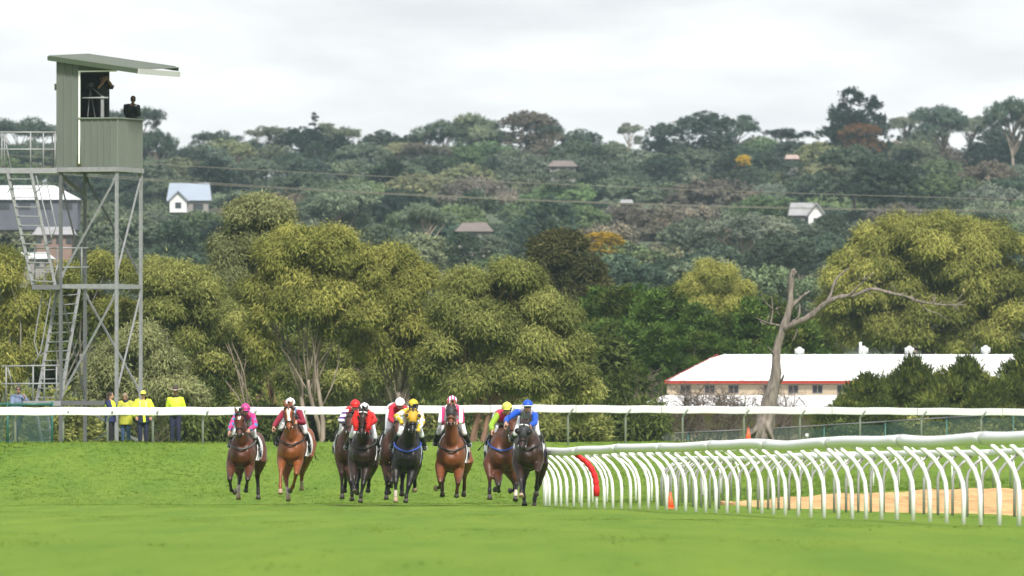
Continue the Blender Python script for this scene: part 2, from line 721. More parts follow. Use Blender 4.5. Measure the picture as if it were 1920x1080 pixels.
def cone(px, py, D, h, label):
    p = P(px, py, D)
    p.z = zgf(p.x, p.y)
    t = thing('traffic_cone', p, label, 'traffic cone')
    b_ = MB()
    b_.tube([p + Vector((0, 0, .03)), p + Vector((0, 0, h * .5)), p + Vector((0, 0, h))], [h * .24, h * .14, h * .04], 14)
    b_.build('cone_body', ORANGE, t, True)
    b_ = MB()
    b_.box(p + Vector((0, 0, .02)), (h * .56, h * .56, .035))
    b_.build('base_plate', ORANGE, t)


cone(1257, 960, 224, 0.34, 'orange cone on the grass at the foot of the white rail')
cone(1403, 828, 379, 0.50, 'orange cone on the bank beside the dead tree')

# ------------------------------------------------------------------ outer rail


def outer(px):
    D = 345 + 55 * max(px, 0) ** 1.6 / 1920 ** 1.6
    py = np.interp(px, [-60, 0, 500, 1000, 1500, 1980], [764, 764, 763.5, 759, 763, 767])
    p = P(px, py, D)
    return p


orail = thing('outer_rail', outer(960), 'long straight white outer rail running behind all the horses', 'rail')
for a in range(-40, 1960, 160):
    b_ = MB()
    n_ = 6
    vs, fs = [], []
    for i in range(n_ + 1):
        q = outer(a + .4 + 159.2 * i / n_)
        w = 0.010 * math.sin(a + i * 1.7)
        h = 0.245
        for dy, dz in ((-.03, 0), (-.045, -.02), (-.045, -h + .02), (-.03, -h), (.03, -h), (.03, 0)):
            vs.append((q.x, q.y + dy, q.z + w + dz))
    for i in range(n_):
        for j in range(6):
            fs.append((i * 6 + j, i * 6 + (j + 1) % 6, i * 6 + 6 + (j + 1) % 6, i * 6 + 6 + j))
    fs += [tuple(range(6)), tuple(range(n_ * 6 + 5, n_ * 6 - 1, -1))]
    b_.add(vs, fs)
    b_.build('rail_segment', WHITE, orail)
for px in [28, 118, 201, 286, 380, 470, 562, 655, 750, 850, 955, 1065, 1173, 1280, 1395, 1500, 1613, 1728, 1840]:
    q = outer(px)
    g0 = zgf(q.x, q.y)
    b_ = MB()
    H_ = q.z - .12
    b_.tube([(q.x, q.y + .22, g0 - .3), (q.x, q.y + .22, H_ - .28), (q.x + .01, q.y + .19, H_ - .22), (q.x + .16, q.y + .04, H_ - .02), (q.x + .17, q.y + .03, H_ + .03)], 0.035, 8)
    b_.build('post', GREY_POST, orail, True)

# ------------------------------------------------------------------ chain-link fences
WIRE = mat('fence_wire', (0.035, 0.075, 0.06), 0.5)
GREEN_PIPE = mat('green_pipe', (0.022, 0.11, 0.085), 0.4, 0.15, 8)


def wire_panel(p0, p1, zb, name, parent, pitch=0.075, w=0.0075):
    """diamond wire between two top points down to zb"""
    p0, p1 = Vector(p0), Vector(p1)
    L = (Vector((p1.x, p1.y, 0)) - Vector((p0.x, p0.y, 0))).length
    H = max(p0.z, p1.z) - zb
    ex = norm(Vector((p1.x - p0.x, p1.y - p0.y, 0)))
    b_ = MB()

    def top(u):
        return p0.z + (p1.z - p0.z) * u / L - zb

    def seg_(u0, v0, u1, v1, dy):
        a = Vector((p0.x, p0.y, zb)) + ex * u0 + Vector((0, dy, v0))
        b = Vector((p0.x, p0.y, zb)) + ex * u1 + Vector((0, dy, v1))
        t = norm(b - a)
        s_ = Vector((-t.z, 0, t.x)) * w
        b_.add([a - s_, a + s_, b + s_, b - s_, (a + b) / 2 + Vector((0, w, 0))], [(0, 1, 2, 3)])
    u = -H
    while u < L:
        for sg in (1, -1):
            a = u if sg == 1 else u + H
            lo, hi = 0.0, H
            us = []
            for k_ in range(13):
                v = H * k_ / 12
                uu = a + sg * v
                if 0 <= uu <= L and v <= top(uu):
                    us.append((uu, v))
            if len(us) > 1:
                seg_(us[0][0], us[0][1], us[-1][0], us[-1][1], 0.004 * sg)
        u += pitch
    return b_.build(name, WIRE, parent)


fe = thing('chain_link_fence', P(1500, 828, 436), 'dark chain-link fence with sloping top rail behind the outer rail, right side', 'fence')
FP = [(830, 829.5), (905, 827.5), (1030, 822), (1160, 817), (1290, 811), (1420, 805), (1545, 797.5), (1660, 790.5), (1775, 783), (1900, 775.5), (2010, 769)]
fpts = [P(x, y, 434) for x, y in FP]
for i in range(len(fpts) - 1):
    a, b = fpts[i], fpts[i + 1]
    b_ = MB()
    b_.tube([a, b], 0.028, 8)
    b_.build('top_rail', DARK_STEEL, fe, True)
    wire_panel(a, b, 1.25, 'wire_mesh', fe)
for a in fpts:
    b_ = MB()
    b_.tube([(a.x, a.y + .05, 0.9), (a.x, a.y + .05, a.z + .04)], 0.035, 8)
    b_.build('post', GREEN_PIPE, fe, True)

fl = thing('fence_panel', P(55, 829, 353.5), 'green framed wire mesh panel in front of the man with sunglasses', 'fence')
D_ = 353.5
b_ = MB(); b_.tube([P(16, 759, D_), P(98, 758, D_)], 0.045, 8); b_.build('top_rail', GREEN_PIPE, fl, True)
b_ = MB(); b_.tube([P(16, 830, D_), P(98, 829, D_)], 0.035, 8); b_.build('bottom_rail', GREEN_PIPE, fl, True)
for x in (14.5, 97.5):
    b_ = MB(); b_.tube([P(x, 842, D_ + .05), P(x, 753, D_ + .05)], 0.045, 8); b_.build('post', GREEN_PIPE, fl, True)
wire_panel(P(16, 759, D_), P(98, 758, D_), P(0, 832, D_).z, 'wire_mesh', fl, 0.075, 0.011)
fl2 = thing('fence_panel', P(-20, 829, 353.5), 'green framed wire mesh panel cut by the left edge', 'fence')
b_ = MB(); b_.tube([P(-60, 757, D_), P(12, 758, D_)], 0.045, 8); b_.build('top_rail', GREEN_PIPE, fl2, True)
b_ = MB(); b_.tube([P(-60, 829, D_), P(12, 829, D_)], 0.035, 8); b_.build('bottom_rail', GREEN_PIPE, fl2, True)
wire_panel(P(-60, 757, D_), P(12, 758, D_), P(0, 832, D_).z, 'wire_mesh', fl2, 0.075, 0.011)

sg_ = thing('small_sign', P(1513, 822, 431), 'small blank white sign on the chain-link fence', 'sign')
b_ = MB(); b_.box(P(1513, 815.5, 431), (.11, .01, .11)); b_.build('sign_plate', WHITE, sg_)
b_ = MB(); b_.tube([P(1513, 835, 431.02), P(1513, 816, 431.02)], .012, 6); b_.build('stake', GREY_POST, sg_)

# ------------------------------------------------------------------ the judges' tower
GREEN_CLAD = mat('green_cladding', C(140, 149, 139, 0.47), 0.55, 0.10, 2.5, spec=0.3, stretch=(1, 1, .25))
GREEN_CLAD_LIT = mat('green_cladding_lit', C(151, 160, 149, 0.52), 0.5, 0.08, 2.5, spec=0.3, stretch=(1, 1, .25))  # lighter copy of the cladding: sunlight on these faces put into the colour
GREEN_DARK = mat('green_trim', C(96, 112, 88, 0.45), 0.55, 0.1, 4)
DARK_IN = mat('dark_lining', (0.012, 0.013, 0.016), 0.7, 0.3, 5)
MOSS = mat('moss_stain', (0.055, 0.062, 0.014), 0.9, 0.5, 14)
GUTTER = mat('pale_gutter', (0.42, 0.43, 0.41), 0.5, 0.08, 6)

TD = 354.0
th = math.radians(20)
U = Vector((math.cos(th), -math.sin(th), 0))     # along the front of the cabin, to the right
Vv = Vector((math.sin(th), math.cos(th), 0))     # into the cabin
K0 = P(219, 828, TD)
K0.z = 0
Wd, Dp = 2.06, 2.16
RTZ = Matrix(((U.x, Vv.x, 0), (U.y, Vv.y, 0), (0, 0, 1)))


def zt(py, D=TD):
    return CH + (HY - py) / F * D


def tw(u, v, z):
    """u: 0 at the front right corner, -Wd at the front left; v: depth"""
    return K0 + U * u + Vv * v + Vector((0, 0, z))


tower = thing('viewing_tower', tw(-1, 1, zt(832)), 'tall grey steel tower carrying a pale green viewing cabin', 'tower')


def tpart(name, f, m, smooth=False):
    b_ = MB()
    f(b_)
    return b_.build(name, m, tower, smooth)


legs = {'fl': (-Wd + .12, 0.06), 'fr': (-.03, .06), 'br': (-.03, Dp - .06), 'bl': (-Wd + .12, Dp - .06)}
LG = {}
for k, (u, v) in legs.items():
    def LP(py, u=u, v=v):
        return tw(u, v, zt(py))
    LG[k] = LP
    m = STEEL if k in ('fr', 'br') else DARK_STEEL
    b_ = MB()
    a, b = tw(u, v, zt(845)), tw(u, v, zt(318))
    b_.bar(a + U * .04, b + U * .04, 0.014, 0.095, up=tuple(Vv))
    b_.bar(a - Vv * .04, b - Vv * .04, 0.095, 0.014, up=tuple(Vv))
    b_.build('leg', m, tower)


def brace(k1, y1, k2, y2, m=STEEL, w=.065, off=0.0):
    a, b = LG[k1](y1), LG[k2](y2)
    o_ = norm((b - a).cross(Vector((0, 0, 1)))) * off
    b_ = MB()
    b_.bar(a + o_, b + o_, 0.02, w)
    b_.bar(a + o_ + Vector((0, 0, w / 2 - .006)), b + o_ + Vector((0, 0, w / 2 - .006)), 0.06, 0.012)
    b_.build('brace', m, tower)
    for e, f in ((a, b), (b, a)):
        g_ = MB()
        q_ = e + o_ + norm(f - e) * .10 + Vector((0, -.014, 0))
        g_.bar(q_ - norm(f - e) * .09, q_ + norm(f - e) * .09, .008, w * 1.9)
        g_.build('gusset_plate', m, tower)


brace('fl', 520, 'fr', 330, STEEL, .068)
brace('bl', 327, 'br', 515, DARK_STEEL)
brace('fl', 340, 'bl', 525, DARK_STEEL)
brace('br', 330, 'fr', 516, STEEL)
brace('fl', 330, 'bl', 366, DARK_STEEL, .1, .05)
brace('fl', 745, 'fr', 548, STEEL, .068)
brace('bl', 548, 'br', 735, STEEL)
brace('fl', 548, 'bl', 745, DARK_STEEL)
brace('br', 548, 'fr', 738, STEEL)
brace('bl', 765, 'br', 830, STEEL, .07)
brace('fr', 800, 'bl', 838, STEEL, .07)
for y0 in (536, 755):
    for a, b in (('fl', 'fr'), ('fr', 'br'), ('bl', 'br'), ('fl', 'bl')):
        b_ = MB()
        b_.bar(LG[a](y0), LG[b](y0), 0.05, 0.13)
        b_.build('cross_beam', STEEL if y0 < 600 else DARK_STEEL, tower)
for a, b in (((-Wd - .02, -.02), (.02, -.02)), ((.02, -.02), (.02, Dp)), ((-Wd - .02, Dp), (.02, Dp)), ((-Wd - .02, -.02), (-Wd - .02, Dp))):
    b_ = MB()
    b_.bar(tw(*a, zt(317)), tw(*b, zt(317)), 0.08, 0.15)
    b_.build('floor_beam', STEEL, tower)
tpart('floor_deck', lambda b: b.box(tw(-Wd / 2, Dp / 2, zt(312.5)), (Wd - .02, Dp - .02, .04), R=RTZ), DARK_STEEL)


def panel_run(p0, ex, n, w, z0, z1, m, nrm, rib=.028, name='cladding_panel'):
    """n ribbed sheets side by side, each its own part: a flat pan with a raised seam"""
    for i in range(n):
        a = p0 + ex * (i * w)
        zz1 = z1(i) if callable(z1) else z1
        zz2 = z1(i + 1) if callable(z1) else z1
        b_ = MB()
        prof = [(0, 0), (0, rib), (w * .12, rib), (w * .2, 0.004), (w * .997, 0.004), (w * .997, -.02), (0, -.02)]
        vs = []
        for x, d in prof:
            q = a + ex * x + nrm * d
            f_ = x / w
            vs.append((q.x, q.y, z0))
            vs.append((q.x, q.y, zz1 * (1 - f_) + zz2 * f_))
        nP = len(prof)
        fs = [(2 * k_, 2 * ((k_ + 1) % nP), 2 * ((k_ + 1) % nP) + 1, 2 * k_ + 1) for k_ in range(nP)]
        fs += [tuple(2 * k_ + 1 for k_ in range(nP)), tuple(2 * k_ for k_ in range(nP - 1, -1, -1))]
        b_.add(vs, fs)
        b_.build(name, m, tower)


zf, zp, zr = zt(312), zt(222), zt(134)
pw = Wd / 9
ftop = lambda u: zt(111.5) + (zt(136) - zt(111.5)) * (u / 2.85)          # underside of the roof along u
# tall solid wall at the left of the front, then the parapet
panel_run(tw(-Wd, 0, 0), U, 3, pw * 1.10, zf, lambda i: ftop(i * pw * 1.10), GREEN_CLAD, -Vv)
panel_run(tw(-Wd + pw * 3.3, 0, 0), U, 6, pw * .95, zf, zp, GREEN_CLAD, -Vv)
# corrugated right face
nc = 13
panel_run(tw(0, 0, 0), Vv, nc, Dp / nc, zf, zp, GREEN_CLAD_LIT, U, rib=.045)
# left wall and the part of the back wall that is closed
panel_run(tw(-Wd, Dp, 0), -Vv, 9, Dp / 9, zf, ftop(0), GREEN_CLAD, -U)
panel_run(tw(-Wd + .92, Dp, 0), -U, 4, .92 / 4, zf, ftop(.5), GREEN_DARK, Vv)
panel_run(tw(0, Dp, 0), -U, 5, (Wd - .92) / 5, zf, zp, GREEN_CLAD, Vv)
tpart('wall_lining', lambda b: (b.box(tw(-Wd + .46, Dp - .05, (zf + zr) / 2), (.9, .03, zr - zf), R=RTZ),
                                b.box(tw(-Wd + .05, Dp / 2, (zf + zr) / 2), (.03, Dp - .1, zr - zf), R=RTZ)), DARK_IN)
tpart('parapet_cap', lambda b: (b.bar(tw(-Wd + pw * 3.3, -.01, zp + .02), tw(.04, -.01, zp + .02), .12, .045),
                                b.bar(tw(.0, .03, zp + .021), tw(.0, Dp, zp + .021), .12, .045)), GREEN_CLAD_LIT)
tpart('opening_frame', lambda b: (b.bar(tw(-Wd + pw * 3.3 + .03, -.02, zf + .1), tw(-Wd + pw * 3.3 + .03, -.02, zr), .05, .05, up=tuple(Vv)),
                                  b.bar(tw(-Wd + pw * 3.3, -.022, zr + .02), tw(.0, -.022, zr + .02), .05, .04)), WHITE)
tpart('header', lambda b: b.add([tw(-Wd + pw * 3.3, -.012, zr + .04), tw(.0, -.012, zr + .04), tw(.0, -.012, max(zr + .05, ftop(Wd))), tw(-Wd + pw * 3.3, -.012, ftop(pw * 3.3)),
                                 tw(-Wd + pw * 3.3, .02, zr + .04), tw(.0, .02, zr + .04), tw(.0, .02, max(zr + .05, ftop(Wd))), tw(-Wd + pw * 3.3, .02, ftop(pw * 3.3))],
                                [(0, 1, 2, 3), (7, 6, 5, 4), (0, 4, 5, 1), (1, 5, 6, 2), (2, 6, 7, 3), (3, 7, 4, 0)]), GREEN_DARK)
tpart('moss_streak', lambda b: b.add([tw(-Wd + .74, -.032, zp - .02), tw(-Wd + .78, -.032, zp - .02), tw(-Wd + .84, -.032, zf + .25), tw(-Wd + .86, -.032, zf + .03), tw(-Wd + .70, -.032, zf + .03), tw(-Wd + .73, -.032, zf + .5),
                                      tw(-Wd + .74, -.036, zp - .02), tw(-Wd + .78, -.036, zp - .02), tw(-Wd + .84, -.036, zf + .25), tw(-Wd + .86, -.036, zf + .03), tw(-Wd + .70, -.036, zf + .03), tw(-Wd + .73, -.036, zf + .5)],
                                     [(6, 7, 8, 9, 10, 11), (5, 4, 3, 2, 1, 0)] + [(i, (i + 1) % 6, (i + 1) % 6 + 6, i + 6) for i in range(6)]), MOSS)
tpart('meter_box', lambda b: b.box(tw(-Wd - .07, .25, zt(161)), (.14, .2, .21), R=RTZ), GREEN_CLAD)
# roof: slopes down to the right, ribs along the slope
r0, r1, rb_ = -Wd - .17, .82, 3.2
zrl, zrr = zt(104.5), zt(131)
rise = .17


def roof_pt(u, v, dz=0):
    t = (u - r0) / (r1 - r0)
    return tw(u, v, zrl + (zrr - zrl) * t + rise * (v + .25) / 3.2 + dz)


nr = 12
for i in range(nr):
    v0 = -.25 + (rb_ + .25) * i / nr
    v1 = v0 + (rb_ + .25) / nr * .985
    b_ = MB()
    vs = []
    for v, d in ((v0, .0), (v0, .045), (v0 + .05, .045), (v0 + .07, .006), (v1, .006), (v1, -.02), (v0, -.02)):
        vs += [roof_pt(r0, v, d), roof_pt(r1, v, d)]
    fs = [(2 * k_, 2 * ((k_ + 1) % 7), 2 * ((k_ + 1) % 7) + 1, 2 * k_ + 1) for k_ in range(7)]
    fs += [tuple(2 * k_ + 1 for k_ in range(7)), tuple(2 * k_ for k_ in range(6, -1, -1))]
    b_.add(vs, fs)
    b_.build('roof_sheet', GREEN_CLAD_LIT, tower)
b_ = MB(); b_.bar(roof_pt(r0, -.27, -.055), roof_pt(r1, -.27, -.055), .04, .15); b_.build('fascia', GREEN_DARK, tower)
b_ = MB(); b_.bar(roof_pt(r1 + .03, -.28, -.05), roof_pt(r1 + .03, rb_, -.05 - rise), .06, .16); b_.build('gutter', GUTTER, tower)
b_ = MB(); b_.bar(roof_pt(r0, rb_, -.06), roof_pt(r1, rb_, -.06), .04, .12); b_.build('fascia', GREEN_DARK, tower)
b_ = MB(); b_.bar(roof_pt(r0 - .02, -.27, -.055), roof_pt(r0 - .02, rb_, -.055), .04, .12); b_.build('fascia', GREEN_DARK, tower)
for v in (0.02, Dp):
    b_ = MB(); b_.bar(tw(-.02, v, zp + .05), tw(-.02, v, zp + .06), .05, .05); b_.build('bracket', STEEL, tower)
tpart('inner_deck', lambda b: b.box(tw(-Wd / 2, Dp / 2, zt(276)), (Wd - .12, Dp - .12, .05), R=RTZ), DARK_STEEL)
tpart('step_box', lambda b: b.box(tw(-1.0, 1.2, (zt(275.5) + zt(243)) / 2), (.5, .6, zt(243) - zt(275.5) - .01), R=RTZ), DARK_STEEL)
tpart('lean_rail', lambda b: b.tube([tw(-Wd + pw * 3.3 + .06, .12, zt(182.5)), tw(-.34, .12, zt(182.5))], .028, 8), STEEL, True)
tpart('rail_post', lambda b: b.bar(tw(-.56, .16, zp), tw(-.56, .16, zt(179)), .09, .06, up=tuple(Vv)), STEEL)

# access platforms, handrails and the two ladder stairs on the left


def pipe(pts, r, m=STEEL, name='handrail'):
    b_ = MB()
    b_.tube(pts, r, 8)
    return b_.build(name, m, tower, True)


PD = TD + .5
tpart('access_deck', lambda b: b.box((P(52, 319, PD).x, PD + .4, zt(319)), (1.85, .95, .17)), STEEL)
for y in (248, 280):
    pipe([P(-20, y, PD), P(105, y, PD)], .028)
    pipe([P(-20, y - 1, PD + .9), P(105, y + 2, PD + .9)], .022)
for x in (3, 57, 81, 103):
    pipe([P(x, 322, PD), P(x, 248, PD)], .026, name='handrail_post')
for x in (8, 98):
    pipe([P(x, 322, PD + .9), P(x, 248, PD + .9)], .022, name='handrail_post')
pipe([P(8, 255, PD + .3), P(22, 325, PD + .3)], .022)


def ladder(a0, a1, b0, b1, n, D0, D1, m=STEEL, depth=.10):
    """two stringers and n rungs; a: left stringer top and bottom, b: right one"""
    for (t, b) in ((a0, a1), (b0, b1)):
        c_ = MB()
        c_.bar(P(*t, D0), P(*b, D1), .045, depth)
        c_.build('stringer', m, tower)
    for i in range(n):
        t = (i + .6) / n
        Dm = D0 + (D1 - D0) * t
        l = P(a0[0] + (a1[0] - a0[0]) * t, a0[1] + (a1[1] - a0[1]) * t, Dm)
        r = P(b0[0] + (b1[0] - b0[0]) * t, b0[1] + (b1[1] - b0[1]) * t, Dm)
        c_ = MB()
        c_.bar(l, r, .11, .028)
        c_.build('rung', m, tower)


ladder((14, 325), (61, 533), (58, 325), (103, 535), 12, PD - .1, PD + .2)
pipe([P(66, 325, PD), P(95, 440, PD), P(98, 452, PD), P(88, 455, PD)], .02)
pipe([P(66, 362, PD - .3), P(83, 344, PD - .3), P(88, 346, PD - .3), P(105, 425, PD - .3), P(96, 450, PD - .3)], .02)
pipe([P(22, 340, PD + .4), P(40, 450, PD + .4), P(56, 470, PD + .4)], .02)
pipe([P(14, 362, PD - .3), P(22, 345, PD - .3)], .018)
pipe([P(33, 455, PD - .3), P(42, 443, PD - .3)], .018)
tpart('landing', lambda b: b.box((P(86, 538, PD).x, PD + .6, zt(538)), (.9, 1.1, .15)), DARK_STEEL)
pipe([P(56, 465, PD + 1.0), P(166, 465, PD + 1.0)], .024)
pipe([P(66, 502, PD + 1.0), P(167, 501, PD + 1.0)], .022)
for x in (65, 107, 153):
    pipe([P(x, 538, PD + 1.0), P(x, 465, PD + 1.0)], .022, name='handrail_post')
ladder((107, 545), (69, 752), (149, 541), (113, 752), 12, PD + 1.1, PD + .9)
pipe([P(98, 500, PD + .5), P(86, 510, PD + .5), P(64, 640, PD + .5), P(72, 670, PD + .5), P(82, 662, PD + .5)], .022)
pipe([P(108, 497, PD + .3), P(104, 510, PD + .3), P(76, 660, PD + .3), P(62, 684, PD + .3)], .022)
pipe([P(80, 560, PD + .5), P(98, 582, PD + .5)], .02)
tpart('lower_deck', lambda b: b.box((P(78, 756, PD).x, PD + .8, zt(756)), (1.2, 1.3, .16)), STEEL)
for y in (686, 719):
    pipe([P(2, y + 1, PD + .2), P(115, y - 1 if y < 700 else y, PD + .2)], .026)
for x in (11.5, 62, 83, 106):
    pipe([P(x, 756, PD + .2), P(x, 687, PD + .2)], .026, name='handrail_post')
pipe([P(15, 690, PD + .6), P(24, 725, PD + .6)], .022)
ladder((66, 765), (79, 828), (86, 765), (98, 828), 4, PD + .1, PD - .2)

# ------------------------------------------------------------------ the white-roofed stable
SD = 466.0
ROOF_W = mat('white_roof', (0.80, 0.81, 0.82), 0.4, 0.05, 1.5, spec=0.4, stretch=(3, .3, 1))
CREAM = mat('cream_wall', C(214, 196, 168, 0.55), 0.8, 0.10, 2.0)
FASCIA_R = mat('red_fascia', C(190, 62, 48, 0.5), 0.5, 0.1, 4)
GLASSY = mat('dark_glass', (0.035, 0.04, 0.045), 0.2, 0.3, 3, spec=0.6)
VENT = mat('vent_metal', (0.62, 0.63, 0.63), 0.35, 0.1, 9, metal=0.3)
stable = thing('stable_building', P(1600, 812, SD), 'long cream stable with white two-tier roof and red fascia', 'building')


def sp(px, py, dd=0):
    return P(px, py, SD + dd)


def spart(name, f, m, smooth=False):
    b_ = MB()
    f(b_)
    return b_.build(name, m, stable, smooth)


DEP = 9.0
ez, rz = sp(0, 717).z, sp(0, 664.5).z
xl, xr = sp(1247, 0).x, sp(1990, 0).x
xh = sp(1350, 0).x
# roof sheets on the front slope, each its own part
ns = 26
for i in range(ns):
    xa = xl + (xr - xl) * i / ns
    xb = xl + (xr - xl) * (i + 1) / ns - .008
    b_ = MB()
    def edge(x):
        t = min(1.0, (x - xl) / (xh - xl))
        return SD + DEP / 2 * t, ez + (rz - ez) * t
    ya, za = edge(xa)
    yb, zb_ = edge(xb)
    vs = [(xa, SD - .02, ez), (xb, SD - .02, ez), (xb, yb, zb_), (xa, ya, za)]
    top = [(a, b, c + .05) for a, b, c in vs]
    b_.add(vs + top, [(4, 5, 6, 7), (3, 2, 1, 0), (0, 1, 5, 4), (1, 2, 6, 5), (2, 3, 7, 6), (3, 0, 4, 7)])
    xm = xa
    b_.bar((xa + .02, SD - .02, ez + .06), (xa + .02, ya, za + .06), .04, .03)
    b_.build('roof_sheet', ROOF_W, stable)
spart('back_roof', lambda b: b.add([(xl, SD + DEP, ez), (xr, SD + DEP, ez), (xr, SD + DEP / 2, rz), (xh, SD + DEP / 2, rz), (xl, SD, ez)],
                                   [(0, 1, 2, 3), (0, 3, 4)]), ROOF_W)
b_ = MB(); b_.bar((xl, SD - .05, ez + .01), (xr, SD - .05, ez + .01), .05, .13); b_.build('fascia', FASCIA_R, stable)
b_ = MB(); b_.bar((xl - .02, SD - .05, ez + .03), (xh, SD + DEP / 2, rz + .03), .05, .07); b_.build('barge_board', FASCIA_R, stable)
wz0 = sp(0, 744).z
wins = [1275.5, 1321, 1365.5, 1432, 1477.5, 1523, 1569, 1615, 1660, 1706, 1752, 1798, 1844, 1890]
zs0, zs1 = sp(0, 738).z, sp(0, 721.5).z
spart('clerestory_wall', lambda b: (b.box(((xl + xr) / 2, SD + .2, (wz0 + zs0) / 2), (xr - xl - .3, .08, zs0 - wz0)),
                                    b.box(((xl + xr) / 2, SD + .2, (zs1 + ez) / 2), (xr - xl - .3, .08, ez - zs1 - .04))), CREAM)
prev = 1250.5
for w in wins + [1990]:
    b_ = MB()
    a, b = sp(prev, 0).x, sp(w, 0).x
    b_.box(((a + b) / 2, SD + .203, (zs0 + zs1) / 2), (b - a, .08, zs1 - zs0))
    b_.build('wall_panel', CREAM, stable)
    prev = w + 20
for w in wins:
    a, b = sp(w, 0).x, sp(w + 20, 0).x
    o_ = MB()
    for xx in (a + .015, b - .015, (a + b) / 2):
        o_.box((xx, SD + .17, (zs0 + zs1) / 2), (.03, .05, zs1 - zs0))
    for zz in (zs0 + .015, zs1 - .015):
        o_.box(((a + b) / 2, SD + .172, zz), (b - a, .05, .03))
    wob = o_.build('window', mat('window_frame', (.20, .19, .18), .6), stable)
    o_ = MB()
    o_.box(((a + b) / 2, SD + .21, (zs0 + zs1) / 2), (b - a - .01, .01, zs1 - zs0 - .01))
    pn = o_.build('pane', GLASSY)
    pn.parent = wob
    pn.matrix_parent_inverse = Matrix.Translation(-stable.location)
    pn.matrix_parent_inverse = Matrix.Identity(4)
# lower roof spreading out in front
lx, lz = sp(1168, 0).x, sp(0, 772).z
for i in range(24):
    t0, t1 = i / 24, (i + 1) / 24
    a0, a1 = xl + (xr - xl) * t0, xl + (xr - xl) * t1 - .008
    c0, c1 = lx + (xr - lx) * t0, lx + (xr - lx) * t1 - .008
    b_ = MB()
    vs = [(c0, SD - 4, lz), (c1, SD - 4, lz), (a1, SD + .15, wz0 + .03), (a0, SD + .15, wz0 + .03)]
    b_.add(vs + [(x, y, z + .04) for x, y, z in vs], [(4, 5, 6, 7), (3, 2, 1, 0), (0, 1, 5, 4), (1, 2, 6, 5), (2, 3, 7, 6), (3, 0, 4, 7)])
    b_.build('lower_roof_sheet', ROOF_W, stable)
b_ = MB(); b_.bar((lx, SD - 4.03, lz - .04), (xr, SD - 4.03, lz - .04), .05, .14); b_.build('fascia', FASCIA_R, stable)
spart('lower_wall', lambda b: b.box(((lx + xr) / 2 + .3, SD - 3.2, lz - 1.6), (xr - lx - .8, .1, 3.1)), CREAM)


def turbine(px, py):
    p = P(px, py, SD + DEP / 2)
    b_ = MB()
    b_.tube([p + Vector((0, 0, -.45)), p + Vector((0, 0, -.12))], .13, 12)
    b_.ball(p, (.19, .19, .17), 14)
    for k_ in range(14):
        a = k_ * 2 * math.pi / 14
        e = Vector((math.cos(a), math.sin(a), 0))
        b_.bar(p + e * .186 + Vector((0, 0, -.12)), p + e * .186 + Vector((0, 0, .11)), .018, .045)
    b_.ball(p + Vector((0, 0, .155)), (.09, .09, .04), 10)
    b_.build('roof_vent', VENT, stable, True)


for x, y in ((1499, 659), (1619, 657), (1705, 657), (1848, 656)):
    turbine(x, y)
spart('flue', lambda b: b.tube([P(1613.5, 668, SD + 4.4), P(1613.5, 641, SD + 4.4)], .06, 10), VENT, True)
spart('small_vent', lambda b: b.box(P(1527, 697, SD + 1.6), (.32, .3, .22)), VENT)  # small metal vent box low on the roof slope

# ------------------------------------------------------------------ houses on the hill
HOUSES = []


